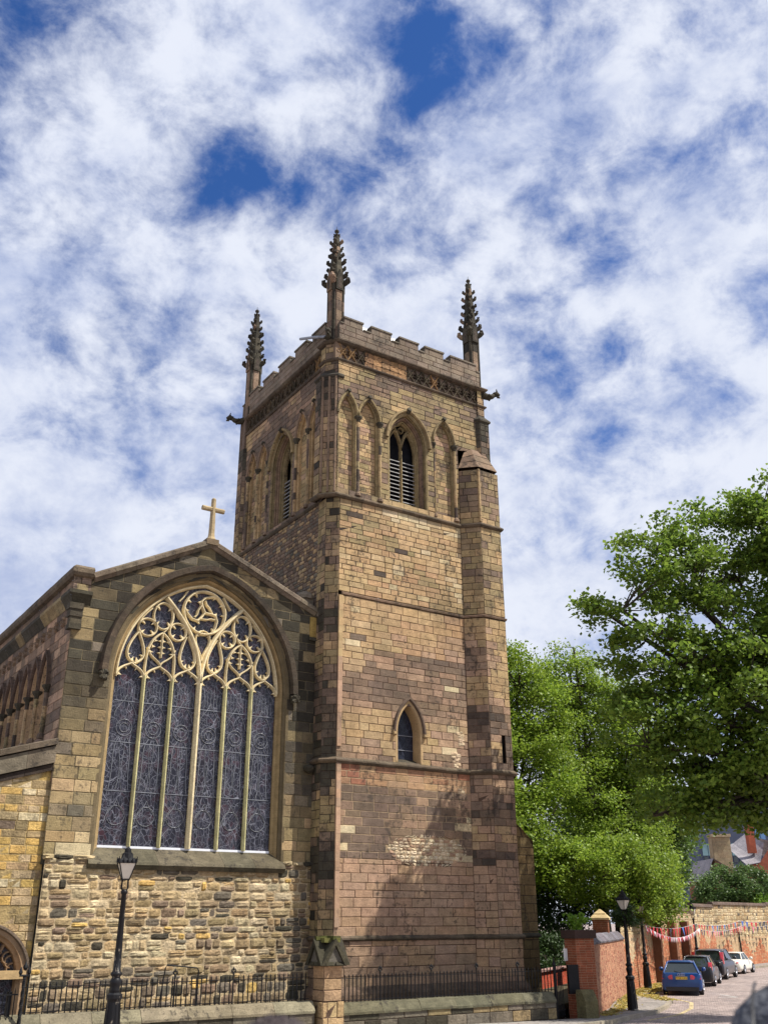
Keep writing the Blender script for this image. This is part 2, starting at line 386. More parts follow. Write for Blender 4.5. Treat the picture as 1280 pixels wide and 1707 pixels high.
def sweep(mb, pts, prof, colf=None, closed=False, z=0.0, seglen=None, caps=True):
    """plan sweep: pts are (x,y), outward is to the right of travel; prof = [(offset, dz)]"""
    P = [Vector((p[0], p[1])) for p in pts]; n = len(P); rg = random.Random(5)
    if seglen:
        Q = []
        for i in range(n-1):
            k = max(1, int((P[i+1]-P[i]).length/seglen))
            for j in range(k): Q.append(P[i].lerp(P[i+1], j/k))
        Q.append(P[-1]); P = Q; n = len(P)
    rings = []
    for i in range(n):
        a = P[(i-1) % n] if (closed or i > 0) else None; b = P[(i+1) % n] if (closed or i < n-1) else None
        d1 = (P[i]-a).normalized() if a is not None else (b-P[i]).normalized()
        d2 = (b-P[i]).normalized() if b is not None else d1
        n1 = Vector((d1.y, -d1.x)); n2 = Vector((d2.y, -d2.x)); nn = (n1+n2); nn = nn/max(nn.length_squared/2, .3)
        rings.append([(P[i].x + nn.x*o, P[i].y + nn.y*o, z+dz) for o, dz in prof])
    m_ = n if closed else n-1
    for i in range(m_):
        c = colf(rg) if colf else mb.c
        A, B = rings[i], rings[(i+1) % n]
        jz = rg.uniform(-.006, .006) if seglen else 0
        ia = [mb.v((p[0], p[1], p[2]+jz)) for p in A]; ib = [mb.v((p[0], p[1], p[2]+jz)) for p in B]
        for k in range(len(prof)-1): mb.face((ia[k], ib[k], ib[k+1], ia[k+1]), c)
        if caps and not closed and i == 0: mb.face(ia[::-1], c)
        if caps and not closed and i == m_-1: mb.face(ib, c)
def bar2(mb, fr, pts, wid, w0, w1, col, closed=False, bev=.3):
    """tracery bar: polyline pts in the wall plane, chamfered section"""
    n = len(pts); P = [Vector(p) for p in pts]; R_ = []
    for i in range(n):
        a = P[(i-1) % n] if (closed or i > 0) else P[i]; b = P[(i+1) % n] if (closed or i < n-1) else P[i]
        d = (b-a); d = d.normalized() if d.length > 1e-6 else Vector((1, 0)); q = Vector((-d.y, d.x)); h = wid[i] / 2 if isinstance(wid, list) else wid/2
        R_.append([fr(P[i].x+q.x*s*h, P[i].y+q.y*s*h, ww) for s, ww in ((1, w0), (1, w0+(w1-w0)*.45), (.3, w1), (-.3, w1), (-1, w0+(w1-w0)*.45), (-1, w0))])
    if closed: R_.append(R_[0])
    mb.loft(R_, col, closed=False, caps=False)
def arcp(cx, cz, r, a0, a1, n=10, rz=None):
    return [(cx + r*math.cos(R(a0+(a1-a0)*i/n)), cz + (rz or r)*math.sin(R(a0+(a1-a0)*i/n))) for i in range(n+1)]
def bez(p0, p1, p2, p3, n=12):
    o = []
    for i in range(n+1):
        t = i/n; s = 1-t; o.append(tuple(s**3*a+3*s*s*t*b+3*s*t*t*c+t**3*d for a, b, c, d in zip(p0, p1, p2, p3)))
    return o

# ================================================================== CHURCH
church = empty('church', (4.0, 4.0, 0.3))
tag(church, 'weathered sandstone church with square pinnacled tower and big traceried gable window', 'church')
CH = church
FR_F = Fr((0, 0, 0), (1, 0, 0), (0, -1, 0))          # tower street front
FR_L = Fr((0, 0, 0), (0, 1, 0), (-1, 0, 0))          # tower left flank
# plan of the tower
Bp, Cp = (-.08, .40), (.31, 0.0)
Dp, Ep, Gp, Hp = (6.37, 0.0), (6.98, -.62), (8.08, -.62), (8.25, .2)
XR = 7.75
LAN = (3.52, .53, 8.45, 9.55, 1.12)
BEL = (3.66, .98, 18.95, 21.9, 1.45)
BA = [(.62, .40, 18.95, 22.4, .98), (1.66, .47, 18.95, 22.4, .98), (5.60, .50, 18.95, 22.45, 1.05)]
LB = [(1.62, .42, 18.95, 22.5, 1.0), (2.72, .46, 18.95, 22.5, 1.0), (6.42, .46, 18.95, 22.5, 1.0), (7.52, .44, 18.95, 22.5, 1.0)]
LBEL = (4.58, .98, 18.95, 21.9, 1.5)
PAL = dict(tan=lin(198,168,124), org=lin(196,160,120), pink=lin(190,157,128), brn=lin(150,126,103), dkb=lin(128,109,93), blk=lin(88,77,67), oli=lin(166,146,106),
           yel=lin(226,188,112), cream=lin(220,200,160), gry=lin(128,118,102), dgy=lin(84,78,64), red=lin(165,112,88), rub=lin(204,180,138), soot=lin(66,61,50))
from mathutils import noise as mnoise
def blend(x, z, rg, cols, amt=1.1, rnd=.16, sc_=.42, off=0.0, bias=0.0):
    """stone tint drifting slowly over the wall between neighbouring palette tones"""
    t = .5 + bias + amt*mnoise.noise(Vector((x*sc_+off, z*sc_*1.6, off*1.7))) + rg.gauss(0, rnd)
    t = min(.999, max(0, t))*(len(cols)-1); i = int(t); f = t-i; a, b = PAL[cols[i]], PAL[cols[min(i+1, len(cols)-1)]]
    return tuple(p*(1-f)+q*f for p, q in zip(a, b))
def pick(rg, *ws):
    t = sum(x for _, x in ws); q = rg.uniform(0, t)
    for k, x in ws:
        q -= x
        if q <= 0: return PAL[k]
    return PAL[ws[-1][0]]
def col_tower(x, z, rg):
    if ((x-4.3)/1.75)**2 + ((z-5.35)/.55)**2 < rg.uniform(.75, 1.1): return None
    o_ = None
    if z < 2.4: c = blend(x, z, rg, ('org', 'pink', 'brn'), .7, .12); a = .05
    elif z < 5.0: c = blend(x, z, rg, ('org', 'pink', 'pink'), .6, .1); a = .04
    elif z < 7.55: c = blend(x, z, rg, ('pink', 'brn', 'dkb', 'dkb'), .9, .2, bias=.1); a = .07; o_ = 'cream' if rg.random() < .05 else None
    elif z < 8.3: c = blend(x, z, rg, ('pink', 'org', 'red'), .8, .2); a = .05
    elif z < 12.7:
        b_ = .12 if z > 10.2 and x > 1.8 else -.12
        c = blend(x, z, rg, ('tan', 'pink', 'brn', 'dkb'), .9, .12, bias=b_); a = .05; o_ = 'cream' if rg.random() < .025 else None
    elif z < 14.6: c = blend(x, z, rg, ('cream', 'tan', 'tan', 'org', 'pink'), 1.0, .14, bias=.03); a = .05; o_ = 'dkb' if rg.random() < .02 else None
    elif z < 18.7: c = blend(x, z, rg, ('cream', 'tan', 'tan', 'org', 'oli'), 1.0, .2, bias=.03); a = .07; o_ = 'blk' if rg.random() < .02 else None
    else: c = blend(x, z, rg, ('tan', 'oli', 'oli', 'brn', 'dkb'), 1.2, .16, bias=.12 if (x > 2.2 and z > 22) else -.08); a = .07; o_ = 'dkb' if rg.random() < .03 else None
    if o_: c = PAL[o_]
    if 2.3 < z < 14 and (abs(x-2.62) < .35 or abs(x-4.45) < .35) and 8.3 < z < 10 and rg.random() < .6: c = PAL['tan']
    return vary(c, rg, a)
def col_dark(x, z, rg):
    if rg.random() < .04: return vary(PAL['soot'], rg, .1)
    return vary(blend(x, z, rg, ('oli', 'tan', 'brn', 'dkb', 'dgy'), 1.2, .2, .5, 7.3, .05), rg, .08)
def col_turret(x, z, rg):
    if z < 5: return vary(blend(x, z, rg, ('org', 'pink', 'brn'), .7, .14, .5, 3), rg, .06)
    if z > 14.5: return vary(blend(x, z, rg, ('tan', 'oli', 'brn', 'dkb'), 1.1, .18, .5, 5, -.05), rg, .09)
    return vary(blend(x, z, rg, ('tan', 'pink', 'brn', 'dkb', 'blk'), 1.2, .17, .5, 9, .02 if z < 12.5 else -.1), rg, .08)
MORT = lin(104, 82, 66); MORTD = lin(70, 58, 48); MORTL = lin(190, 165, 130)

fr = FR_F
def ivF(z):
    x0 = .31 if z < 18.66 else .14
    x1 = 6.37 if z < 22.4 else XR
    h = [LAN] if z < 12 else ([BEL] + BA if z > 18.7 else [])
    return sub_iv([(x0, x1)], z, h)
mb = MB()
blocks(mb, fr, 0.0, 2.38, ivF, (.27, .36), (.6, 1.15), col_tower, 1, MORT, gap=.010)
blocks(mb, fr, 2.5, 5.0, ivF, (.24, .32), (.6, 1.15), col_tower, 2, MORT, gap=.009)
blocks(mb, fr, 5.0, 8.22, ivF, (.22, .31), (.4, .95), col_tower, 3, MORTL, gap=.011)
blocks(mb, fr, 8.38, 14.52, ivF, (.22, .30), (.42, .95), col_tower, 4, MORT, gap=.010)
blocks(mb, fr, 14.68, 18.6, ivF, (.19, .27), (.32, .8), col_tower, 5, MORTD, gap=.010, jit=.008)
blocks(mb, fr, 18.74, 24.92, ivF, (.2, .29), (.35, .85), col_tower, 6, MORTD, gap=.011, jit=.008)
mb.fbox(fr, -.0, .31, 25.0, 25.85, -.3, -.02, PAL['brn'])
fin(mb, 'front_wall', M_ash, CH)
# patch of fallen facing with rough pale core
mb = MB()
def iv_patch(z):
    q = 1 - ((z-5.35)/.58)**2
    if q <= 0: return []
    h = 1.8*math.sqrt(q); return [(4.3-h, 4.3+h)]
blocks(mb, fr, 4.8, 5.92, iv_patch, (.10, .16), (.12, .3), lambda x, z, rg: vary(lin(226,206,172,.85) if rg.random() < .8 else PAL['pink'], rg, .12), 7, MORTL, rubble=.06, gap=.006, back=False, depth=.0)
fin(mb, 'bare_core_patch', M_rub, CH)
for (px_, pz_, n_) in ((5.95, 9.6, 9), (5.7, 8.75, 9), (5.9, 7.6, 3)):
    rg = random.Random(int(px_*10)+int(pz_*7)); mb = MB()
    for k in range(n_):
        x = px_+rg.uniform(-.16, .16); z = pz_-.06*n_/2+.06*k+rg.uniform(-.03, .03); a_ = rg.uniform(.09, .2); b_ = rg.uniform(.05, .09)
        stone(mb, fr, x-a_, x+a_, x-a_, x+a_, z-b_, z+b_, .004, .018, .03, vary(lin(214,190,156,.8), rg, .1), rg)
    fin(mb, 'bare_core_patch', M_rub, CH)
# narrow lit edge strip beside the left corner
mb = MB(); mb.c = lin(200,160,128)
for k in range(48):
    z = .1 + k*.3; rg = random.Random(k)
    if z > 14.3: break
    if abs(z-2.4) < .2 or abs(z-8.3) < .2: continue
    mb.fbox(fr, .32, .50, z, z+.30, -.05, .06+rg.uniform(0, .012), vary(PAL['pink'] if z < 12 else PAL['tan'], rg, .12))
    if k in (6, 26, 47): fin(mb, 'corner_strip', M_pink, CH); mb = MB()
if mb.V: fin(mb, 'corner_strip', M_pink, CH)
# corner clasp (diagonal face), lower and belfry stages
def facefr(p, q):
    d = Vector((q[0]-p[0], q[1]-p[1], 0)); L_ = d.length; d.normalize(); return Fr((p[0], p[1], 0), d, (d.y, -d.x, 0)), L_
mb = MB()
for (p, q, z0, z1, sd_) in ((Bp, Cp, 0, 18.6, 1), ((-.08, 1.0), Bp, 0, 18.6, 2), ((-.38, .52), (.14, -.02), 18.74, 24.2, 3), ((-.38, .95), (-.38, .52), 18.74, 24.2, 4), ((-.2, .5), (.14, .02), 24.2, 25.9, 5), ((-.2, .9), (-.2, .5), 24.2, 25.9, 6)):
    f_, L_ = facefr(p, q)
    blocks(mb, f_, z0, z1, lambda z, L_=L_: [(0, L_)], (.26, .34), (.25, .6), (col_turret if z1 < 19 and z0 == 0 and False else col_dark), 20+sd_, MORTD, jit=.008)
mb.poly([(-.38, .95, 24.2), (-.38, .52, 24.2), (.14, -.02, 24.2), (.14, .9, 24.2)], PAL['dkb'])
# vertical roll shafts on the belfry clasp
for t in (.12, .5, .88):
    p = Vector((-.38, .52, 0)).lerp(Vector((.14, -.02, 0)), t) + Vector((-.71, -.71, 0))*.03
    mb.tube([p+UPV*18.8, p+UPV*24.1], .055, 6, PAL['brn'])
fin(mb, 'corner_clasp', M_ash, CH)
mb = MB(); sweep(mb, [(-.38, 1.0), (-.38, .52), (.14, -.02), (.4, -.02)], [(0, 24.05), (.07, 24.12), (.07, 24.2), (-.12, 24.42)], lambda g: vary(PAL['dgy'], g))
fin(mb, 'clasp_cap', M_carv, CH)
# left flank
def ivL(z):
    h = LB + [LBEL] if z > 18.7 else []
    return sub_iv([(.7, 8.9)], z, h)
mb = MB()
blocks(mb, FR_L, 11.5, 18.6, ivL, (.13, .2), (.2, .45), lambda x, z, rg: vary(pick(rg, ('brn', 4), ('gry', 2), ('tan', 2), ('dkb', 1)), rg, .12), 31, MORT, rubble=.02, gap=.008)
blocks(mb, FR_L, 18.74, 24.92, ivL, (.2, .3), (.35, .8), lambda x, z, rg: vary(blend(x, z, rg, ('tan', 'pink', 'brn', 'dkb', 'dkb'), 1.2, .17, .5, 1), rg, .08), 32, MORTD, jit=.008)
mb.poly([FR_L(.3, 0, -.01), FR_L(9, 0, -.01), FR_L(9, 11.5, -.01), FR_L(.3, 11.5, -.01)], PAL['brn'])
# far corner clasp
for (p, q, z1) in (((-.15, 8.95), (-.15, 8.45), 24.2), ((-.15, 8.45), (0, 8.35), 24.2)):
    f_, L_ = facefr(p, q); blocks(mb, f_, 11.5, z1, lambda z, L_=L_: [(0, L_)], (.26, .34), (.3, .6), col_dark, 34, MORTD)
mb.box((-.10, 8.5, 24.2), (0, 8.9, 25.9), PAL['dkb'])
mb.poly([(-.15, 8.95, 11.5), (8, 8.95, 11.5), (8, 8.95, 26), (-.15, 8.95, 26)], PAL['brn'])
mb.poly([(XR+.1, .2, 21), (XR+.1, 9.3, 21), (XR+.1, 9.3, 26), (XR+.1, .2, 26)], PAL['brn'])
fin(mb, 'left_flank_wall', M_ash, CH)
# stair turret on the right corner
mb = MB()
for (p, q, z0, z1, s_) in ((Dp, Ep, 0, 21.3, 1), (Ep, Gp, 0, 21.3, 2), (Gp, Hp, 0, 21.3, 3), (Hp, (8.25, 9.3), 0, 21.3, 4)):
    f_, L_ = facefr(p, q)
    def ivt(z, L_=L_, s_=s_):
        if s_ == 2 and 8.75 < z < 9.75: return [(0, .58), (.76, L_)]
        return [(0, L_)]
    for za, zb in ((0, 2.38), (2.5, 8.22), (8.38, 14.52), (14.68, 18.6), (18.74, 21.3)):
        blocks(mb, f_, za, zb, ivt, (.25, .33), (.3, .75), col_turret, 40+s_+int(za), MORT if za < 14 else MORTD, jit=.007)
mb.box((7.5, -.45, 8.7), (7.8, -.3, 9.8), (.01, .01, .01))
# sloped cap of the turret
a_ = [Dp, Ep, Gp, Hp]
top = [(6.75, .02, 22.35), (7.1, -.05, 22.6), (7.8, -.05, 22.6), (8.1, .15, 22.3)]
for i in range(3):
    for j in range(3):
        t0, t1 = j/3, (j+1)/3 - .03
        A = Vector((*a_[i], 21.45)); B = Vector((*a_[i+1], 21.45)); T0 = Vector(top[i]); T1 = Vector(top[i+1])
        mb.poly([A.lerp(T0, t0), B.lerp(T1, t0), B.lerp(T1, t1)+Vector((0, 0, .0)), A.lerp(T0, t1)], vary(PAL['brn'], random.Random(i*3+j), .2))
        mb.poly([A.lerp(T0, t1), B.lerp(T1, t1), B.lerp(T1, t1+.03)+Vector((0, .02, -.03)), A.lerp(T0, t1+.03)], PAL['dgy'])
mb.tube([(6.98, -.64, 18.8), (6.98, -.64, 21.3)], .06, 6, PAL['tan'])
fin(mb, 'stair_turret', M_ash, CH)
# upper right corner clasp
mb = MB()
for (p, q, z0, z1) in (((7.45, 0.0), (7.6, -.16), 22.2, 24.2), ((7.6, -.16), (8.12, -.16), 22.2, 24.2), ((8.12, -.16), (8.12, 1.0), 21.4, 24.2), ((7.6, -.04), (8.0, -.04), 24.2, 25.9), ((8.0, -.04), (8.0, 1), 24.2, 25.9)):
    f_, L_ = facefr(p, q); blocks(mb, f_, z0, z1, lambda z, L_=L_: [(0, L_)], (.26, .34), (.25, .6), col_dark, 51, MORTD)
mb.poly([(7.45, 0, 24.2), (7.6, -.16, 24.2), (8.12, -.16, 24.2), (8.12, 1, 24.2), (7.45, 1, 24.2)], PAL['dkb'])
sweep(mb, [(7.45, 0), (7.6, -.16), (8.12, -.16), (8.12, 1.0)], [(0, 24.05), (.07, 24.12), (.07, 24.2), (-.12, 24.45)], lambda g: vary(PAL['dgy'], g))
fin(mb, 'right_clasp', M_ash, CH)
# string courses
plan_lo = [(-.08, 1.0), Bp, Cp, Dp, Ep, Gp, Hp, (8.25, 3)]
plan_bel = [(0, 8.95), (0, .95), (-.38, .95), (-.38, .52), (.14, -.02), Dp, Ep, Gp, Hp, (8.25, 3)]
plan_top = [(0, 8.9), (0, .95), (-.2, .9), (-.2, .5), (.14, 0), (7.6, 0), (7.6, -.04), (8.0, -.04), (8.0, 8.9)]
def strc(g): return vary(lin(112,98,80), g, .18)
for pl_, z, dep, hh in ((plan_lo, 2.44, .10, .14), (plan_lo, 8.30, .13, .17), (plan_bel, 18.66, .12, .17)):
    mb = MB(); sweep(mb, pl_, [(-.03, -hh*.6), (dep*.5, -hh*.55), (dep, -.02), (dep, .03), (-.03, hh*.9)], strc, z=z, seglen=.6)
    fin(mb, 'string_course', M_carv, CH)
mb = MB(); sweep(mb, [(.45, 0)] + plan_lo[3:], [(-.02, -.06), (.05, -.05), (.07, .02), (-.02, .07)], lambda g: vary(PAL['brn'], g, .2), z=14.6, seglen=.7)
fin(mb, 'string_course', M_carv, CH)
mb = MB(); sweep(mb, plan_lo, [(-.02, .0), (.17, .0), (.17, .75), (.13, .83), (-.02, 1.02)], lambda g: vary(lin(118,98,80), g, .14), z=0, seglen=.9)
fin(mb, 'plinth', M_rub, CH)
for z, dep, hh in ((24.96, .09, .13), (25.88, .16, .2)):
    mb = MB(); sweep(mb, plan_top, [(-.03, -hh*.6), (dep*.6, -hh*.4), (dep, .0), (dep, .05), (-.03, hh*.5)], lambda g: vary(lin(104,90,74), g, .18), z=z, seglen=.7)
    fin(mb, 'cornice', M_carv, CH)
# carved frieze
mb = MB()
for (fr_, a0, a1) in ((FR_F, .16, 7.6), (FR_L, .95, 8.55)):
    rg = random.Random(3); x = a0
    mb.fbox(fr_, a0, a1, 25.02, 25.8, -.3, -.06, PAL['dkb'])
    n_ = int((a1-a0)/.42); st = (a1-a0)/n_
    for i in range(n_):
        xx = a0+i*st; worn = fr_ is FR_F and 1.25 < xx < 3.25
        c = vary(lin(178,138,98) if worn else (lin(150,118,80) if rg.random() < .25 else lin(92,80,62)), rg, .2)
        if worn:
            for k in range(3): stone(mb, fr_, xx, xx+st, xx, xx+st, 25.03+k*.25, 25.27+k*.25, .006, -.035, .05, vary(c, rg, .1), rg)
        else:
            for (s, e) in (((xx, 25.04), (xx+st, 25.78)), ((xx, 25.78), (xx+st, 25.04))):
                bar2(mb, fr_, [s, ((s[0]+e[0])/2, (s[1]+e[1])/2+rg.uniform(-.03, .03)), e], .075, -.06, .015, c)
            bar2(mb, fr_, arcp(xx+st/2, 25.41, .13, 0, 360, 8), .04, -.06, .02, c)
            for s_ in (-1, 1): bar2(mb, fr_, arcp(xx+st/2+s_*st*.5, 25.41, .09, 0, 360, 6), .04, -.06, .0, c)
fin(mb, 'carved_frieze', M_carv, CH)
# battlemented parapet
mb = MB()
MER = [(0.33, 1.28), (1.72, 2.78), (3.22, 4.25), (4.62, 5.66), (6.06, 7.55)]
def para(fr_, a0, a1, mer, seed):
    blocks(mb, fr_, 25.95, 26.72, lambda z: [(a0, a1)], (.24, .28), (.5, .9), lambda x, z, rg: vary(lin(142,126,108), rg, .14), seed, MORT)
    blocks(mb, fr_, 26.72, 27.04, lambda z: mer, (.3, .33), (.5, .9), lambda x, z, rg: vary(lin(142,126,108), rg, .14), seed+1, MORT)
    g = random.Random(seed); lo = a0
    for (p, q) in mer:
        mb.fbox(fr_, p, q, 26.70, 27.04, -.28, -.003, PAL['gry'])
        mb.fbox(fr_, p-.03, q+.03, 27.04, 27.12, -.32, .05, vary(PAL['gry'], g, .15))
        if p - lo > .1: mb.fbox(fr_, lo+.03, p-.03, 26.72, 26.78, -.32, .05, vary(PAL['gry'], g, .15))
        lo = q
    if a1 - lo > .1: mb.fbox(fr_, lo+.03, a1, 26.72, 26.78, -.32, .05, PAL['gry'])
    mb.fbox(fr_, a0, a1, 25.9, 26.70, -.28, -.003, PAL['gry'])
para(FR_F.sh(.1), .1, 7.75, MER, 61)
para(FR_L.sh(.1), .6, 8.9, [(.75, 1.9), (2.4, 3.5), (4.0, 5.1), (5.6, 6.7), (7.2, 8.4)], 63)
mb.box((-.08, 8.65, 25.9), (7.9, 8.9, 26.8), PAL['gry']); mb.box((7.7, .2, 25.9), (8.0, 9.3, 26.8), PAL['gry'])
fin(mb, 'parapet', M_ash, CH)
mb = MB(); mb.c = (.2, .21, .23)
mb.loft([[(.2, .2, 26.2), (7.7, .2, 26.2), (7.7, 9, 26.2), (.2, 9, 26.2)], [(3.9, 4.5, 26.95), (4.0, 4.5, 26.95), (4.0, 4.6, 26.95), (3.9, 4.6, 26.95)]])
fin(mb, 'tower_roof', M_lead, CH)
mb = MB(); mb.c = (.2, .21, .23)      # glazed hatch on the roof, its ridge just above the merlons
mb.loft([[(1.5, .6, 26.4), (4.4, .6, 26.4), (4.4, 2.2, 26.4), (1.5, 2.2, 26.4)], [(1.6, .8, 27.62), (4.3, .8, 27.62), (4.3, 2.0, 27.62), (1.6, 2.0, 27.62)], [(1.8, 1.3, 27.85), (4.1, 1.3, 27.85), (4.1, 1.5, 27.85), (1.8, 1.5, 27.85)]])
fin(mb, 'roof_hatch', M_lead, CH)
mb = MB(); mb.tube([(-.12, .6, 26.3), (-.3, 1.6, 26.75), (-.34, 2.6, 27.2)], .065, 8, (.3, .3, .32)); fin(mb, 'lead_spout', M_lead, CH)
# pinnacles
def pinnacle(cx, cy, zb, H, seed, rot=45):
    rg = random.Random(seed); mb = MB(); dk = lambda: vary(pick(rg, ('dgy', 3), ('brn', .8), ('soot', 4)), rg, .2)
    o = (cx, cy, 0); r = .33
    for i in range(6):   # clustered shaft in drums
        z0 = zb + i*.52; z1 = z0+.51
        mb.lathe(o, [(r*1.0, z0), (r*1.0, z1)], 8, vary(pick(rg, ('dkb', 2), ('soot', 1.5), ('brn', 2)), rg, .15), rot=R(22.5))
        for k in range(4):
            a = R(rot+90*k); mb.tube([(cx+.31*math.cos(a), cy+.31*math.sin(a), z0), (cx+.31*math.cos(a), cy+.31*math.sin(a), z1)], .085, 5, dk())
    zs = zb + 3.1; ze = zb + H - .35
    prof = [(.40, zs)]
    for i in range(1, 13): prof.append((.40 + (.13-.40)*(i/12)**.85 + rg.uniform(-.015, .015), zs + (ze-zs)*i/12))
    for (r0, z0), (r1, z1) in zip(prof[:-1], prof[1:]): mb.lathe(o, [(r0, z0), (r1, z1)], 8, dk(), rot=R(22.5))
    for i in range(26):   # weathered lumps of carving between the crockets
        t = rg.uniform(0, .8); a = rg.uniform(0, 6.28); rr = .38 + (.12-.38)*t; z = zs+(ze-zs)*t; d = Vector((math.cos(a), math.sin(a), 0))
        mb.tube([Vector((cx, cy, z))+d*rr*.8, Vector((cx, cy, z+rg.uniform(.02, .1)))+d*(rr+.05)], [.07, .04], 5, dk())
    for k in range(4):   # little gables at the spire foot
        a = R(rot-45+90*k); d = Vector((math.cos(a), math.sin(a), 0)); s = Vector((-d.y, d.x, 0)); c0 = Vector((cx, cy, 0)) + d*.30
        P = [c0 - s*.17 + UPV*(zs-.5), c0 + s*.17 + UPV*(zs-.5), c0 + s*.17 + UPV*(zs+.05), c0 + UPV*(zs+.6), c0 - s*.17 + UPV*(zs+.05)]
        mb.loft([[p for p in P], [p + d*.07 for p in P]], dk())
        mb.poly([c0 - s*.09 + d*.075 + UPV*(zs-.42), c0 + s*.09 + d*.075 + UPV*(zs-.42), c0 + s*.09 + d*.075 + UPV*(zs), c0 + d*.075 + UPV*(zs+.25), c0 - s*.09 + d*.075 + UPV*zs], PAL['blk'])
    p_ = fin(mb, 'pinnacle', M_carv, CH)
    mb = MB()
    for lv in range(7):  # crockets climbing the four edges
        t = lv/7; z = zs + .02 + (ze-zs)*t*.99; rr = .40 + (.13-.40)*t**.85; sz = (.25 if lv == 0 else .19 - .07*t) * rg.uniform(.8, 1.15)
        for k in range(4):
            a = R(rot+90*k) + rg.uniform(-.1, .1); d = Vector((math.cos(a), math.sin(a), 0)); b = Vector((cx, cy, z)) + d*(rr*.8)
            c = dk(); mb.tube([b-UPV*sz*.5, b+d*sz*.55-UPV*sz*.1, b+d*sz*1.0+UPV*sz*.35, b+d*sz*(1.0+rg.uniform(-.15, .2))+UPV*sz*.85, b+d*sz*.7+UPV*sz*1.15], [sz*.55, sz*.6, sz*rg.uniform(.5, .65), sz*.42, sz*.12], 6, c)
            s = Vector((-d.y, d.x, 0))
            for q in (-1, 1): mb.tube([b+d*sz*.6, b+d*sz*1.0+s*q*sz*.6+UPV*sz*rg.uniform(.0, .5)], [sz*.4, sz*.22], 5, c)
            fin(mb, 'crocket', M_carv, p_); mb = MB()
    mb = MB(); c = PAL['dgy']
    mb.lathe((cx, cy, ze-.05), [(.05, 0), (.12, .06), (.10, .14), (.05, .18), (.05, .24), (.10, .30), (.11, .36), (.05, .43), (.012, .46), (.008, .62)], 8, c)
    for k in range(6):
        a = R(60*k); mb.tube([(cx+.05*math.cos(a), cy+.05*math.sin(a), ze+.02), (cx+.16*math.cos(a), cy+.16*math.sin(a), ze+.07)], [.05, .04], 5, c)
    fin(mb, 'finial', M_carv, p_)
pinnacle(.14, .34, 25.9, 6.05, 1); pinnacle(7.72, .36, 25.9, 6.4, 2); pinnacle(.14, 8.4, 25.9, 6.4, 3); pinnacle(7.72, 8.7, 25.9, 6.4, 4)
# gargoyles
def gargoyle(p, d, L_=.75):
    mb = MB(); p = Vector(p); d = Vector(d).normalized(); s = Vector((-d.y, d.x, 0)); c = PAL['dgy']
    mb.tube([p, p+d*.35*L_-UPV*.06, p+d*.62*L_+UPV*.0, p+d*.8*L_+UPV*.12], [.17, .15, .12, .09], 8, c)
    mb.tube([p+d*.72*L_+UPV*.1, p+d*.95*L_+UPV*.16, p+d*1.12*L_+UPV*.1], [.11, .13, .06], 8, c)
    mb.tube([p+d*.95*L_+UPV*.02, p+d*1.14*L_-UPV*.02], [.07, .03], 6, c)
    for q in (-1, 1):
        mb.tube([p+d*.9*L_+s*.08*q+UPV*.24, p+d*.86*L_+s*.13*q+UPV*.36], [.045, .015], 5, c)
        mb.tube([p+d*.3*L_+s*.14*q, p+d*.55*L_+s*.17*q-UPV*.12], [.07, .05], 5, c)
    fin(mb, 'gargoyle', M_carv, CH, True)
gargoyle((8.0, 0, 25.65), (1, -.35, 0)); gargoyle((-.05, 8.75, 25.9), (-1, .6, 0), .8); gargoyle((-.1, .4, 26.1), (-.8, -1, 0), .45)

# blind arches + belfry windows
def blind(fr_, a, sd_, side=True):
    mb = MB(); c = PAL['oli'] if side else PAL['tan']
    def iv(z):
        h = arch_half(0, z, a); return [(a[0]-h, a[0]+h)] if h > .02 else []
    blocks(mb, fr_.sh(-.2), a[2]-.1, a[3]+a[4]-.02, iv, (.14, .24), (.25, .6), lambda x, z, rg: vary(pick(rg, ('tan', 5), ('oli', 3), ('pink', 1), ('brn', .6)), rg, .1), sd_, MORT, depth=.006, gap=.007)
    b = fin(mb, 'blind_arch', M_ash, CH)
    mb = MB()
    rings2(mb, fr_, a, [(.035, .014), (0, .014), (0, -.06), (-.05, -.09), (-.05, -.2)], c, 10)
    hood(mb, fr_, a, .03, 0, .12, .10, vary(PAL['oli'] if side else PAL['brn'], random.Random(sd_), .15), 10)
    ap = a[3]+math.sqrt(((a[1]**2+a[4]**2)/(2*a[1])+.12)**2 - ((a[1]**2+a[4]**2)/(2*a[1])-a[1])**2)
    mb.tube([fr_(a[0], ap-.05, .02), fr_(a[0], ap+.0, .16)], [.10, .09], 6, PAL['dgy'])
    fin(mb, 'hood_mould', M_carv, b)
def shaft(fr_, x, z0, z1, sd_, r=.078, wd_=-.0):
    rg = random.Random(sd_); mb = MB(); z = z0+.14
    while z < z1-.05:
        zt = min(z+rg.uniform(.3, .6), z1); c = vary(pick(rg, ('tan', 3), ('dkb', 2), ('blk', 1), ('oli', 2)), rg, .1)
        mb.tube([fr_(x, z, wd_), fr_(x, zt-.006, wd_)], r, 8, c); z = zt
    p = fr_(x, 0, wd_)
    mb.lathe(p, [(r*1.8, z0-.03), (r*1.7, z0+.06), (r*1.2, z0+.12), (r*1.0, z0+.15)], 8, PAL['brn'])
    mb.lathe(p, [(r*1.0, z1-.02), (r*1.35, z1+.02), (r*1.1, z1+.05), (r*2.1, z1+.17), (r*2.2, z1+.24), (r*1.4, z1+.25)], 8, PAL['dgy'])
    fin(mb, 'shaft', M_carv, CH)
for i, a in enumerate(BA): blind(FR_F, a, 70+i)
for i, a in enumerate(LB): blind(FR_L, a, 80+i, False)
for x in (1.14, 2.22): shaft(FR_F, x, 18.85, 22.22, int(x*9))
for x in (6.17,): shaft(FR_F, x, 18.85, 22.22, 5)
shaft(FR_F, 5.06, 18.85, 22.1, 8, .045)
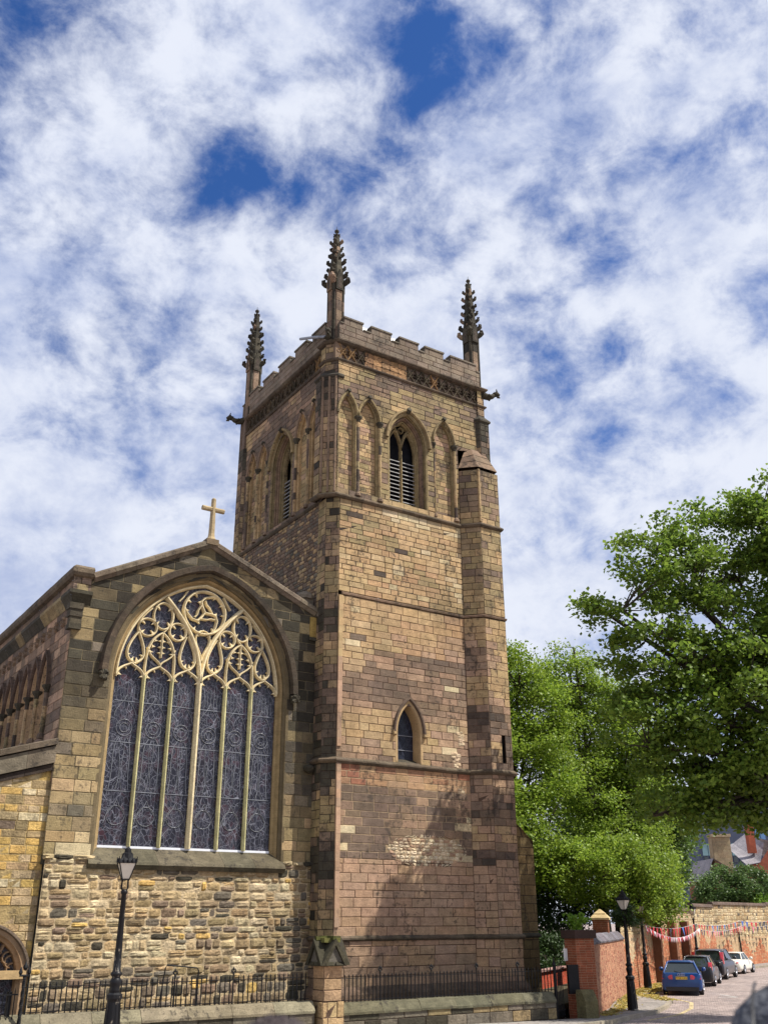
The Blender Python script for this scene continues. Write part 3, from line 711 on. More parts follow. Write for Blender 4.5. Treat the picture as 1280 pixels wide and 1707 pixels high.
for x in (2.17, 3.25, 5.90, 6.97, 8.02): shaft(FR_L, x, 18.85, 22.25, int(x*7))
def belfry(fr_, a, sd_):
    mb = MB()
    c1, c2 = PAL['oli'], vary(PAL['brn'], random.Random(sd_), .1)
    rings2(mb, fr_, a, [(.06, .015), (0, .015), (0, -.10), (-.05, -.13), (-.05, -.22)], c1)
    rings2(mb, fr_, a, [(-.05, -.22), (-.13, -.24), (-.17, -.3), (-.17, -.40)], c2)
    rings2(mb, fr_, a, [(-.17, -.40), (-.23, -.42), (-.28, -.5), (-.28, -.66)], c1)
    for k, (d, wv_) in enumerate(((-.02, -.03), (-.11, -.2), (-.21, -.38))):
        pts = apath(a, d); mb.tube([fr_(x, z, wv_) for x, z in pts], .035, 5, c2 if k % 2 else c1)
    wnd = fin(mb, 'belfry_window', M_carv, CH)
    mb = MB(); hood(mb, fr_, a, .07, 0, .19, .15, vary(PAL['oli'], random.Random(sd_), .1))
    R_ = (a[1]**2+a[4]**2)/(2*a[1]); ap = a[3]+math.sqrt((R_+.19)**2-(R_-a[1])**2)
    mb.tube([fr_(a[0], ap-.12, .02), fr_(a[0], ap-.04, .2)], [.13, .11], 7, PAL['dgy'])
    fin(mb, 'hood_mould', M_carv, wnd)
    # sloping sill
    mb = MB(); mb.c = PAL['oli']
    for k in range(5):
        x0 = a[0]-a[1]+2*a[1]*k/5; x1 = x0+2*a[1]/5-.01
        mb.poly([fr_(x0, 18.78, .05), fr_(x1, 18.78, .05), fr_(x1, 19.3, -.5), fr_(x0, 19.3, -.5)], vary(PAL['oli'], random.Random(k), .2))
    fin(mb, 'sill', M_carv, wnd)
    # Y tracery
    mb = MB(); cx = a[0]; hi = a[1]-.28; c = PAL['oli']
    in_ = (a[0], hi, 19.2, a[3], a[4])
    W0, W1 = -.62, -.46
    bar2(mb, fr_, [(cx, 19.25), (cx, 21.75)], .12, W0, W1, c)
    zs = 21.75
    lh = hi/2
    for s in (-1, 1):
        bar2(mb, fr_, bez((cx, zs), (cx, zs+.5), (cx+s*hi*.35, zs+1.0), (cx+s*hi*.62, zs+1.15), 10), .09, W0, W1, c)
        bar2(mb, fr_, bez((cx+s*hi, zs), (cx+s*hi, zs+.4), (cx+s*hi*.75, zs+.72), (cx+s*hi*.5, zs+.92), 8), .08, W0, W1, c)
        bar2(mb, fr_, bez((cx, zs), (cx+s*.02, zs+.4), (cx+s*hi*.25, zs+.75), (cx+s*hi*.5, zs+.92), 8), .08, W0, W1, c)
    bar2(mb, fr_, arcp(cx, zs+1.02, .13, 0, 360, 10), .05, W0, W1-.03, c)
    fin(mb, 'mullion', M_carv, wnd)
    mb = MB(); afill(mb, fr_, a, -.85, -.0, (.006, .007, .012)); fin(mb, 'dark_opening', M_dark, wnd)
    n = 11
    for s in (-1, 1):
        for k in range(n):
            z = 19.36 + k*.185
            mb = MB(); x0, x1 = cx+s*.07, cx+s*(hi-.02)
            mb.fbox(Fr(fr_(0, 0, 0), fr_.u, fr_.w), min(x0, x1), max(x0, x1), 0, .001, 0, .001)
            mb = MB()
            A, B = min(x0, x1), max(x0, x1)
            P = [(z+.0, -.52), (z+.035, -.52), (z+.13, -.72), (z+.10, -.72)]
            mb.loft([[fr_(A, p, q) for p, q in P], [fr_(B, p, q) for p, q in P]], (.42, .40, .37))
            fin(mb, 'louvre', M_paleslat, wnd)
belfry(FR_F, BEL, 1); belfry(FR_L, LBEL, 2)
# lancet
mb = MB(); rings2(mb, FR_F, LAN, [(.10, .016), (0, .016), (-.03, -.05), (-.07, -.45)], PAL['tan']); lw_ = fin(mb, 'lancet_window', M_pink, CH)
mb = MB(); hood(mb, FR_F, LAN, .10, 0, .2, .12, PAL['dkb'], drop=.0)
for s in (-1, 1):
    mb.tube([FR_F(LAN[0]+s*.70, 9.58, .02), FR_F(LAN[0]+s*.70, 9.42, .1)], [.09, .07], 6, PAL['tan'])
fin(mb, 'hood_mould', M_carv, lw_)
mb = MB(); afill(mb, FR_F, LAN, -.42, -.05, (.02, .02, .03)); fin(mb, 'leaded_glass', M_leaded, lw_)
for z in (8.95, 9.5): mb = MB(); mb.fbox(FR_F, LAN[0]-.47, LAN[0]+.47, z, z+.025, -.41, -.39, (.2, .2, .22)); fin(mb, 'glazing_bar', M_lead, lw_)
mb = MB(); mb.poly([FR_F(LAN[0]-.53, 8.40, .03), FR_F(LAN[0]+.53, 8.40, .03), FR_F(LAN[0]+.47, 8.62, -.42), FR_F(LAN[0]-.47, 8.62, -.42)], PAL['dgy']); fin(mb, 'sill', M_carv, lw_)
# ---- things right of the tower: lower buttress and nave strip
mb = MB()
f_ = Fr((8.25, .6, 0), (1, 0, 0), (0, -1, 0))
def ivb(z): return [(0, 1.72 if z < 5.9 else max(.3, 1.72 - (z-5.9)*1.25))]
blocks(mb, f_, 0, 6.95, ivb, (.28, .4), (.4, .9), lambda x, z, rg: vary(lin(124,104,70), rg, .15), 91, MORTD)
fs = Fr((9.97, .6, 0), (0, 1, 0), (1, 0, 0)); blocks(mb, fs, 0, 5.9, lambda z: [(0, 3)], (.3, .4), (.5, .9), lambda x, z, rg: vary(PAL['tan'], rg, .1), 92, MORT)
mb.poly([(9.97, .55, 5.9), (9.97, 3.6, 5.9), (8.4, 3.6, 7.1), (8.4, .55, 7.1)], PAL['oli'])
f2 = Fr((8.2, 3.4, 0), (1, 0, 0), (0, -1, 0)); blocks(mb, f2, 0, 11.9, lambda z: [(0, 2.6)], (.3, .4), (.4, .9), lambda x, z, rg: vary(PAL['brn'] if rg.random() < .6 else PAL['tan'], rg, .12), 93, MORT)
mb.fbox(f2, 2.2, 2.72, 11.2, 12.2, -.2, .08, PAL['dgy']); mb.fbox(f2, 0, 2.75, 11.7, 11.95, -.2, .05, PAL['gry'])
mb.box((8.2, 3.45, 0), (10.75, 20, 11.7), PAL['brn'])
fin(mb, 'buttress', M_ash, CH)
mb = MB(); sweep(mb, [(8.3, .6), (9.97, .6), (9.97, 3)], [(0, 2.36), (.07, 2.42), (.07, 2.48), (0, 2.56)], lambda g: PAL['dgy']); fin(mb, 'string_course', M_carv, CH)

# ---- chancel gable
GX0, GX1 = -9.3, .0
GC = -4.53
EW = (GC, 3.30, 4.7, 10.66, 3.95)
FR_G = Fr((0, 1.0, 0), (1, 0, 0), (0, -1, 0))
def gtop(x): return 13.75 + (x+8.75)*(2.1/4.13) if x < -4.62 else 15.85 - (x+4.62)*(1.9/4.5)
def ivG(z):
    x0, x1 = GX0, .02
    if z > 13.65:
        x0 = max(x0, -8.85 + (z-13.65)*4.13/2.1); x1 = min(x1, -.1 - (z-13.85)*4.5/1.9)
    if x1 <= x0: return []
    return sub_iv([(x0, x1)], z, [EW])
def col_gable(x, z, rg):
    t = (z - 8.8) + (1.2 if x > -1.3 else -.3) + 1.6*mnoise.noise(Vector((x*.5, z*.5, 4)))
    f = 1/(1+math.exp(-t*1.6)); a = blend(x, z, rg, ('cream', 'tan', 'oli', 'oli', 'gry'), 1.1, .17, .5, 2); b = blend(x, z, rg, ('gry', 'soot', 'soot', 'dgy', 'soot', 'oli'), 1.1, .2, .5, 6)
    return vary(tuple(p*(1-f)+q*f for p, q in zip(a, b)), rg, .09)
mb = MB()
blocks(mb, FR_G, 4.85, 15.7, ivG, (.32, .44), (.5, 1.15), col_gable, 101, lin(122,110,84), gap=.012, jit=.008)
mb.fbox(FR_G, GX0, .02, 4.6, 4.86, -.2, .0, PAL['dgy'])
fin(mb, 'gable_wall', M_ash, CH)
mb = MB()
def rubcol(x, z, rg):
    c = blend(x, z, rg, ('cream', 'rub', 'tan', 'oli', 'brn', 'gry'), .9, .24, .7, 3, -.06 if z > 1.8 else .18)
    q = rg.random(); c = PAL['dgy'] if q < .05 + (.12 if z < 1.8 else 0) else PAL['yel'] if q > .97 else c
    return vary(c, rg, .16)
FR_R = Fr((0, .93, 0), (1, 0, 0), (0, -1, 0))
blocks(mb, FR_R, -.1, 4.78, lambda z: [(-9.22, -.0)], (.15, .33), (.18, .70), rubcol, 111, lin(214,190,150), rubble=.034, gap=.005, depth=.018, jit=.022)
fin(mb, 'rubble_wall', M_rub, CH)
# worn ledge where the facing starts
mb = MB(); rg = random.Random(4); x = GX0
while x < .0:
    d = rg.uniform(.25, .7)
    if x > -1.3 and x-d <= -1.3: fin(mb, 'worn_ledge', M_rub, CH); mb = MB()
    if not (-8.0 < x < -1.2): stone(mb, FR_R, x, x+d, x, x+d, 4.72, 4.9, .01, .05, .08, vary(PAL['rub'] if rg.random() < .4 else PAL['dgy'], rg, .2), rg)
    x += d
fin(mb, 'worn_ledge', M_rub, CH)
# coping of the gable
mb = MB(); rg = random.Random(8)
def slab(p, q, n):
    for i in range(n):
        a = Vector(p).lerp(Vector(q), i/n); b = Vector(p).lerp(Vector(q), (i+1)/n); b = a.lerp(b, .988)
        d = (b-a).normalized(); up_ = Vector((-d.y, d.x)) if d.x > 0 else Vector((d.y, -d.x))
        def pt(v, h, w_): return FR_G(v.x+up_.x*h, v.y+up_.y*h, w_)
        S = [(-.12, .0), (-.12, .07), (.0, .16), (.0, .20), (.14, .20), (.2, .12), (.2, -.4), (-.12, -.4)]
        mb.loft([[pt(a, h, w_) for h, w_ in S], [pt(b, h, w_) for h, w_ in S]], vary(lin(132,118,100), rg, .14))
slab((-8.75, 13.72), (-4.62, 15.82), 6); slab((-4.62, 15.82), (-.12, 13.92), 6)
mb.fbox(FR_G, -.12, .1, 13.78, 14.06, -.3, .2, PAL['gry'])
fin(mb, 'gable_coping', M_carv, CH)
mb = MB(); mb.fbox(FR_G, -.72, -.2, 13.9, 14.62, -.45, -.05, PAL['gry']); mb.lathe((-.46, 1.25, 0), [(.33, 14.5), (.34, 14.62), (.28, 14.74), (.1, 14.82)], 10, PAL['gry'])
fin(mb, 'coping_stub', M_carv, CH)
mb = MB(); mb.fbox(FR_G, -.35, .06, 12.95, 13.75, -.1, .06, lin(190,160,90)); mb.fbox(FR_G, -.4, .1, 12.82, 12.95, -.1, .1, PAL['dgy'])
mb.lathe((-.28, .88, 0), [(.02, 7.88), (.16, 7.95), (.22, 8.06), (.20, 8.14), (.05, 8.2)], 10, PAL['dgy']); fin(mb, 'corbel', M_carv, CH)
# gable cross
mb = MB(); c = lin(178,158,122); X, Y = -4.62, .98
mb.box((X-.24, Y-.2, 15.78), (X+.24, Y+.2, 16.0), lin(130,112,88)); mb.lathe((X, Y, 0), [(.2, 16.0), (.13, 16.12), (.11, 16.3)], 8, c, rot=R(22.5))
mb.lathe((X, Y, 0), [(.115, 16.2), (.085, 17.66), (.05, 17.70)], 8, c, rot=R(22.5))
for s in (-1, 1): mb.tube([(X+s*.05, Y, 17.24), (X+s*.44, Y, 17.24)], .095, 8, c)
fin(mb, 'gable_cross', M_trac, CH)
# left kneeler with cornice
mb = MB()
blocks(mb, FR_G.sh(.0), 13.2, 13.75, lambda z: [(-9.42, -8.8)], (.26, .3), (.3, .5), lambda x, z, rg: vary(PAL['dkb'], rg, .2), 120, MORTD, back=True)
sweep(mb, [(-9.35, 12), (-9.35, .98), (-8.78, .98)], [(-.02, 13.7), (.1, 13.74), (.16, 13.84), (.16, 14.0), (.05, 14.1), (-.5, 14.12)], lambda g: vary(lin(118,104,86), g, .15), seglen=.8)
sweep(mb, [(-9.35, 12), (-9.35, .98), (-8.78, .98)], [(-.02, 12.75), (.10, 12.95), (.20, 13.08), (.20, 13.2), (-.02, 13.24)], lambda g: vary(PAL['oli'] if g.random() < .5 else PAL['dgy'], g, .15), seglen=.8)
for k, (d, z0, z1) in enumerate(((.16, 12.55, 12.75), (.12, 12.3, 12.55), (.08, 12.05, 12.3), (.11, 11.88, 12.05))):
    mb.box((-9.32-d, .95-d, z0), (-9.02, 1.2, z1), vary(PAL['dgy'], random.Random(k), .15))
fin(mb, 'kneeler', M_carv, CH)
# side wall with blind arcade
FR_S = Fr((GX0, 1.0, 0), (0, 1, 0), (-1, 0, 0))
SA = [(2.35+1.2*i, .5, 8.55, 10.35, 1.15) for i in range(8)]
mb = MB(); blocks(mb, FR_S, 7.0, 13.2, lambda z: sub_iv([(0.0, 12)], z, SA), (.28, .38), (.4, .9), lambda x, z, rg: vary(pick(rg, ('brn', 3), ('dkb', 3), ('pink', 2)), rg, .15), 130, MORT)
blocks(mb, FR_S, 13.24, 13.72, lambda z: [(0, 12)], (.22, .25), (.5, .9), lambda x, z, rg: vary(pick(rg, ('brn', 3), ('dkb', 3)), rg, .15), 131, MORT)
for a in SA:
    afill(mb, FR_S, a, -.3, 0, PAL['brn']); rings2(mb, FR_S, a, [(.05, .02), (0, .02), (-.02, -.1), (-.07, -.3)], lin(206,172,132), 8)
rg = random.Random(9)
for i in range(14):    # carved flowers under the cornice
    y = .9+i*.8
    for k in range(5):
        a = R(72*k); p = FR_S(y+.13*math.cos(a), 12.35+.13*math.sin(a), 0); mb.tube([p, p+Vector((-.1, 0, .01))], [.08, .05], 5, vary(PAL['brn'], rg, .2))
fin(mb, 'side_wall', M_ash, CH)
mb = MB()
for a in SA: hood(mb, FR_S, a, .05, 0, .15, .14, lin(112,92,78), 8)
fin(mb, 'arcade_hood', M_carv, CH)
for i, a in enumerate(SA): shaft(FR_S, a[0]+.6, 8.6, 10.1, 140+i, .085, .06)
shaft(FR_S, SA[0][0]-.62, 8.6, 10.1, 150, .085, .06)
# roof behind the parapets
mb = MB(); mb.c = (.2, .2, .21)
mb.loft([[(-9.2, 1.75, 13.3), (-.1, 1.75, 13.3), (-4.62, 1.75, 15.5)], [(-9.2, 13, 13.3), (-.1, 13, 13.3), (-4.62, 13, 15.5)]]); mb.poly([(-9.3, 13, 0), (0, 13, 0), (0, 13, 13.5), (-9.3, 13, 13.5)])
fin(mb, 'chancel_roof', M_lead, CH)

# ---- east window
mb = MB()
rings2(mb, FR_G, EW, [(.10, .012), (0, .012), (-.04, -.05), (-.10, -.08), (-.10, -.16)], lin(116,102,76), 24)
rings2(mb, FR_G, EW, [(-.10, -.16), (-.16, -.2), (-.2, -.3), (-.27, -.34), (-.27, -.45)], lin(172,148,106), 24)
east = fin(mb, 'east_window', M_trac, CH)
mb = MB(); rg = random.Random(2)
n = 26
prof = [(.12, 0), (.12, .10), (.17, .2), (.36, .22), (.40, .12), (.42, 0)]
P = [apath(EW, d, n)[1:-1] for d, _ in prof]
for k in range(len(P[0])-1):
    c = vary(lin(92,80,66), rg, .15)
    A = [mb.v(FR_G(P[i][k][0], P[i][k][1], prof[i][1])) for i in range(6)]; B = [mb.v(FR_G(P[i][k+1][0], P[i][k+1][1], prof[i][1])) for i in range(6)]
    for i in range(5): mb.face((A[i], B[i], B[i+1], A[i+1]), c)
fin(mb, 'hood_mould', M_carv, east)
for s in (-1, 1):
    mb = MB(); rg = random.Random(7+s); c0 = FR_G(GC+s*3.56, 10.5, .16)
    for k in range(26):
        d = Vector((rg.uniform(-1, 1), rg.uniform(-.8, .5), rg.uniform(-1.1, 1)))*.15; mb.tube([c0+d*.5, c0+d*1.15], [.10, .05], 5, vary(PAL['dgy'], rg, .3))
    fin(mb, 'label_stop', M_carv, east)
mb = MB(); x0, x1 = GC-3.42, GC+3.38
P = [(4.56, -.1), (4.5, .16), (4.64, .26), (4.72, .22), (5.17, -.38), (5.0, -.6)]
for k in range(6):
    a, b = x0+(x1-x0)*k/6, x0+(x1-x0)*(k+1)/6-.008; mb.loft([[FR_G(a, z, w_) for z, w_ in P], [FR_G(b, z, w_) for z, w_ in P]], vary(lin(112,104,84), random.Random(k+3), .14))
fin(mb, 'sill', M_carv, east)
mb = MB(); mb.fbox(FR_G, GC-3.02, GC+3.02, 5.15, 5.23, -.42, -.365, (.8, .82, .85)); fin(mb, 'flashing', M_flash, east)
GW = (GC, 3.06, 5.2, 10.66, 3.68)
mb = MB(); afill(mb, FR_G, GW, -.41, .02, (.03, .03, .05), 24); fin(mb, 'stained_glass', M_stain, east)
mb = MB(); lc = (.42, .44, .5)
for i in range(6):   # thin pale cames: saddle bars, haloes, niche outlines
    cx = GC - 2.52 + i*1.008
    for z in (6.9, 8.46, 9.82): mb.fbox(FR_G, cx-.42, cx+.42, z, z+.02, -.405, -.395, lc)
    for r_ in (.15, .27): mb.tube([FR_G(x, z, -.4) for x, z in arcp(cx, 8.95, r_, 0, 360, 16)], .012, 4, lc, False)
    for z0 in (9.3, 5.9):
        for s in (-1, 1):
            mb.tube([FR_G(x, z, -.4) for x, z in bez((cx+s*.38, z0), (cx+s*.36, z0+.35), (cx+s*.12, z0+.4), (cx, z0+.75), 6)], .010, 4, lc, False)
    for k in range(7):
        xx = cx-.36+k*.12; mb.tube([FR_G(xx, 9.9, -.4), FR_G(xx, 10.55-abs(k-3)*.05, -.4)], .007, 4, lc, False)
    for s in (-1, 1):
        mb.tube([FR_G(x, z, -.4) for x, z in bez((cx+s*.12, 8.65), (cx+s*.4, 8.3), (cx+s*.2, 7.8), (cx+s*.33, 6.95), 8)], .012, 4, lc, False)
        mb.tube([FR_G(x, z, -.4) for x, z in bez((cx+s*.05, 8.6), (cx+s*.15, 8.0), (cx-s*.1, 7.6), (cx+s*.1, 6.95), 8)], .009, 4, lc, False)
    mb.tube([FR_G(x, z, -.4) for x, z in arcp(cx, 6.15, .3, 0, 360, 14)], .010, 4, lc, False)
fin(mb, 'window_cames', M_lead, east)
TC = lin(238,220,176,.86); TC2 = lin(222,214,158,.85)
for i in range(1, 6):
    mb = MB(); x = GC - 3.024 + i*1.008; wd_ = .17 if i == 3 else .115
    zt = 10.75
    bar2(mb, FR_G, [(x, 5.2), (x, zt)], wd_, -.40, -.17 if i == 3 else -.21, TC2 if i != 3 else TC); fin(mb, 'mullion', M_trac, east)
mb = MB(); T = lambda pts, w_=.085, w1=-.24, **k: bar2(mb, FR_G, [(GC+x, z) for x, z in pts], w_, -.40, w1, TC, **k)
def both(pts, w_=.085, w1=-.24, closed=False):
    T(pts, w_, w1, closed=closed); T([(-x, z) for x, z in pts], w_, w1, closed=closed)
def cusp(x, z, dx, dz, s=.085):
    """pointed cusp growing from a bar towards (dx,dz)"""
    d = Vector((dx, dz)).normalized(); q = Vector((-d.y, d.x)); p = Vector((GC+x, z))
    A = [p+q*s*.8, p+d*s*.35+q*s*.3, p+d*s*1.5, p+d*s*.35-q*s*.3, p-q*s*.8]
    mb.loft([[FR_G(a.x, a.y, -.385) for a in A], [FR_G(a.x, a.y, -.28) for a in A]], TC)
def cusps(c, r, angs, s=.08, sx=1, rz=None):
    for a in angs:
        x = c[0]+r*math.cos(R(a)); z = c[1]+(rz or r)*math.sin(R(a))
        cusp(x, z, c[0]-x, c[1]-z, s); cusp(-x, z, -(c[0]-x), c[1]-z, s)
for i in range(6):     # heads of the six lights
    cx = -2.52+i*1.008
    for s in (-1, 1):
        T(bez((cx+s*.5, 10.6), (cx+s*.47, 10.95), (cx+s*.2, 10.98), (cx, 11.12), 10), .085)
    for a in (12, 62, 118, 168):
        x = cx+.44*math.cos(R(a)); z = 10.62+.44*math.sin(R(a)); cusp(x, z, cx-x, 10.55-z, .09)
# great forked branches from the middle mullion
both(bez((0.0, 10.7), (.03, 11.9), (.55, 12.75), (1.47, 13.62), 18), .16, -.17)
# ogee daggers over lights 1 and 3
both(bez((2.42, 11.12), (2.85, 11.3), (2.75, 11.7), (2.36, 12.25), 10)); both(bez((2.42, 11.12), (1.98, 11.3), (2.05, 11.6), (2.36, 12.25), 10))
both(bez((.47, 11.12), (.95, 11.3), (.82, 11.7), (.62, 12.3), 10)); both(bez((.47, 11.12), (.12, 11.3), (.15, 11.7), (.55, 12.35), 10))
for c in ((2.42, 11.5), (.5, 11.5)): cusps(c, .30, (200, 340, 255, 290), .09)
# arch over light 2 with a split leaf
both(bez((2.02, 10.7), (2.06, 11.6), (1.95, 12.05), (1.50, 12.32), 14)); both(bez((1.0, 10.7), (.94, 11.6), (1.05, 12.05), (1.50, 12.32), 14))
both([(1.50, 12.34), (1.50, 11.42)], .06)
both(bez((1.5, 11.12), (1.5, 11.35), (1.92, 11.35), (2.0, 11.75), 8), .06); both(bez((1.5, 11.12), (1.5, 11.35), (1.08, 11.35), (1.0, 11.75), 8), .06)
for z in (11.6, 11.8, 12.02):
    for s in (-1, 1):
        for sg in (-1, 1): cusp(sg*(1.5+s*.02), z, s*sg, 0, .08); cusp(sg*(1.5+s*(.42-(z-11.6)*.35)), z, -s*sg, 0, .08)
# quatrefoils
for c, r, rz in (((2.06, 12.45), .33, .31), ((.95, 12.44), .31, .31), ((1.52, 12.93), .36, .48)):
    both(arcp(c[0], c[1], r, 0, 360, 22, rz), .075, closed=False)
    cusps(c, r, (45, 135, 225, 315), .12, rz=rz)
# stalks joining quatrefoils
both(bez((2.36, 12.2), (2.5, 12.6), (2.2, 12.9), (1.95, 13.15), 8), .06); both(bez((1.5, 12.32), (1.2, 12.6), (1.1, 12.9), (1.25, 13.3), 8), .06)
# centre dagger
for s in (-1, 1): T(bez((0, 11.5), (s*.05, 11.9), (s*.34, 12.1), (s*.26, 12.38), 8), .07)
T(arcp(0, 12.36, .26, 0, 180, 10), .07)
for a in (20, 90, 160): cusp(.26*math.cos(R(a)), 12.36+.26*math.sin(R(a)), -math.cos(R(a)), -math.sin(R(a)), .08)
# great circle with three whirling mouchettes
T(arcp(0, 13.3, .80, 0, 360, 36), .10, -.2)
for k in range(3):
    a0 = 100+120*k
    def pp(r_, a): return (r_*math.cos(R(a0+a)), 13.3+r_*math.sin(R(a0+a)))
    T([pp(0, 0), pp(.22, 18), pp(.42, 12), pp(.56, -8), pp(.68, -30), pp(.78, -44)], .085, -.21)
    T([pp(.3, 16), pp(.26, 70), pp(.3, 100), pp(.45, 112)], .06, -.22)
    for (r_, a, b) in ((.76, 20, 20), (.76, 50, 50), (.46, 20, 60), (.74, 80, 80)):
        x, z = pp(r_, a); cusp(x, z, -x*.6, (13.3-z)*.6+.001, .09)
both([(1.0, 13.55), (.85, 13.75), (.7, 14.0)], .06); both([(.72, 12.85), (.95, 12.95), (1.05, 13.1)], .05)
# outer rim
pts = apath((0, 3.02, 10.66, 10.66, 3.66), 0, 24); T(pts, .11, -.22)
fin(mb, 'tracery', M_trac, east)

# ---- aisle wall on the left
FR_A = Fr((0, 1.12, 0), (1, 0, 0), (0, -1, 0))
AW = (-10.62, 1.18, .2, 1.55, 1.22)
def ivA(z):
    x0 = -16
    x1 = -9.22
    if z > 5: x0 = max(x0, -9.25 - (7.42-z)/.30)
    if x0 >= x1 - .05: return []
    return sub_iv([(x0, x1)], z, [AW])
mb = MB(); blocks(mb, FR_A, -.1, 7.36, ivA, (.2, .28), (.3, .75), lambda x, z, rg: vary(pick(rg, ('yel', 5 if z > 4 else 2.4), ('tan', 3), ('oli', 1.5), ('rub', 3), ('brn', .7), ('cream', 1.5), ('dkb', .3)), rg, .14), 160, lin(196,170,118), jit=.012, gap=.012)
fin(mb, 'aisle_wall', M_rub, CH)
mb = MB(); rg = random.Random(1)
def slope(z, x): return z + (x+9.28)*.30
for i in range(8):
    a = -9.28 - i*.85; b = a - .84
    for (z0, z1, w0, c) in ((8.14, 8.34, .26, lin(116,104,86)), (7.58, 8.12, .18, lin(128,116,98)), (7.36, 7.58, .10, lin(66,56,48))):
        mb.loft([[FR_A(x, slope(z0, x), -.4), FR_A(x, slope(z0, x), w0), FR_A(x, slope(z1, x)-.03, w0), FR_A(x, slope(z1, x), w0-.06), FR_A(x, slope(z1, x), -.4)] for x in (b, a)], vary(c, rg, .1))
fin(mb, 'aisle_coping', M_carv, CH)
mb = MB(); mb.poly([(-9.3, 1.2, 8.2), (-9.3, 13, 8.2), (-16, 13, 6.1), (-16, 1.2, 6.1)], (.2, .2, .21)); fin(mb, 'aisle_roof', M_lead, CH)
mb = MB(); rings2(mb, FR_A, AW, [(.17, .05), (.0, .05), (-.05, -.02), (-.12, -.06), (-.14, -.3)], lin(178,146,112)); aw = fin(mb, 'aisle_window', M_trac, CH)
mb = MB(); hood(mb, FR_A, AW, .12, 0, .22, .12, lin(140,122,104)); fin(mb, 'hood_mould', M_carv, aw)
mb = MB(); afill(mb, FR_A, AW, -.28, 0, (.03, .03, .05)); fin(mb, 'stained_glass', M_stain, aw)
mb = MB(); T2 = lambda pts, w_=.08: bar2(mb, FR_A, pts, w_, -.28, -.12, lin(170,140,108))
for s in (-1, 1):
    for (dx, zc) in ((.95, 1.75), (.8, 2.05), (.88, 1.95), (.6, 2.35)): T2(arcp(AW[0]+s*dx, zc, .16, 90, 270, 6), .06)
    T2([(AW[0]+s*.35, 0), (AW[0]+s*.35, 1.8), (AW[0]+s*.7, 2.5)], .1)
mb.fbox(FR_A, AW[0]-1.2, AW[0]+1.3, 1.5, 1.72, -.1, .1, lin(204,172,124))
fin(mb, 'tracery', M_trac, aw)

# ================================================================== GROUND
def groundmat(name, base, base2, cw, chh, bdist, mort, rough=.85, brick=True, angle=33.6, cv=.35):
    mt, t, b = newmat(name)
    c = t.nodes.new('ShaderNodeTexCoord'); mp = t.nodes.new('ShaderNodeMapping'); mp.inputs['Rotation'].default_value = (0, 0, R(angle)); t.links.new(c.outputs['Object'], mp.inputs[0])
    if brick:
        br = t.nodes.new('ShaderNodeTexBrick'); t.links.new(mp.outputs[0], br.inputs['Vector']); br.inputs['Scale'].default_value = 1
        br.inputs['Brick Width'].default_value = cw; br.inputs['Row Height'].default_value = chh; br.inputs['Mortar Size'].default_value = .012; br.inputs['Mortar Smooth'].default_value = .6
        br.inputs['Color1'].default_value = (*base, 1); br.inputs['Color2'].default_value = (*base2, 1); br.inputs['Mortar'].default_value = (*mort, 1)
        col = br.outputs['Color']; hgt = mul(t, br.outputs['Fac'], -1.0)
    else:
        n_ = nz(t, 40, 4, .7); col = mixc(t, rng_(t, n_, .35, .65, 0, 1), base, base2); hgt = n_
    k = mul(t, rng_(t, nz(t, 5, 6, .7), .3, .7, 1-cv, 1+cv), rng_(t, nz(t, .5, 5, .6), .3, .7, .75, 1.2))
    t.links.new(colmul(t, col, k), b.inputs['Base Color']); b.inputs['Roughness'].default_value = rough
    bump(t, b, mul(t, hgt, mul(t, nz(t, 25, 4, .7), .4), 'ADD'), bdist); return mt
M_cob = groundmat('stone setts', (.42, .33, .29), (.25, .20, .185), .30, .17, .045, (.09, .07, .06))
M_pav = groundmat('old paving', (.21, .19, .17), (.27, .24, .21), .6, .5, .01, (.09, .08, .06))
M_kerb = simple('kerb stone', (.30, .26, .20), .85, 0, .3, 8, .3, .01)
M_grass = simple('grass', (.13, .26, .03), .9, 0, .4, 14, .2, .05)
M_earth = simple('earth', (.07, .06, .035), .95, 0, .4, 5, .2, .03)
Dl = [-60, -8, -1, 3, 8, 13, 18, 23, 28, 34, 40, 47, 55, 80, 130, 260, 900]; Xl = [-700, -200, -80, -40, -20, -10, 0, 10, 20, 40, 80, 200, 700]
mb = MB()
ids = [[mb.v((CAM.x+f0.x*D+rt0.x*X, CAM.y+f0.y*D+rt0.y*X, gz(CAM.x+f0.x*D, CAM.y+f0.y*D))) for X in Xl] for D in Dl]
for i in range(len(Dl)-1):
    for j in range(len(Xl)-1): mb.face((ids[i][j], ids[i][j+1], ids[i+1][j+1], ids[i+1][j]))
tag(mb.build('cobbled_road', M_cob), kind='structure')
def sheet(name, poly, mat, h, zf=gz, kerb=None):
    """flat-sided slab following the ground; triangulated as a strip grid"""
    import mathutils.geometry as mg
    P = []
    n = len(poly)
    for i in range(n):
        a, b = Vector(poly[i]), Vector(poly[(i+1) % n]); k = max(1, int((b-a).length/1.5))
        for j in range(k): P.append(a.lerp(b, j/k))
    mb = MB(); T3 = [Vector((p.x, p.y, zf(p.x, p.y)+h)) for p in P]
    tris = mg.tessellate_polygon([T3]); ii = [mb.v(p) for p in T3]
    for t in tris:
        a, b, c = [T3[k] for k in t]
        mb.face([ii[k] for k in (t if (b-a).cross(c-a).z > 0 else t[::-1])])
    lo = [mb.v((p.x, p.y, p.z-h-.05)) for p in T3]
    for k in range(len(P)): mb.face((lo[k], lo[(k+1) % len(P)], ii[(k+1) % len(P)], ii[k]))
    return mb.build(name, mat)
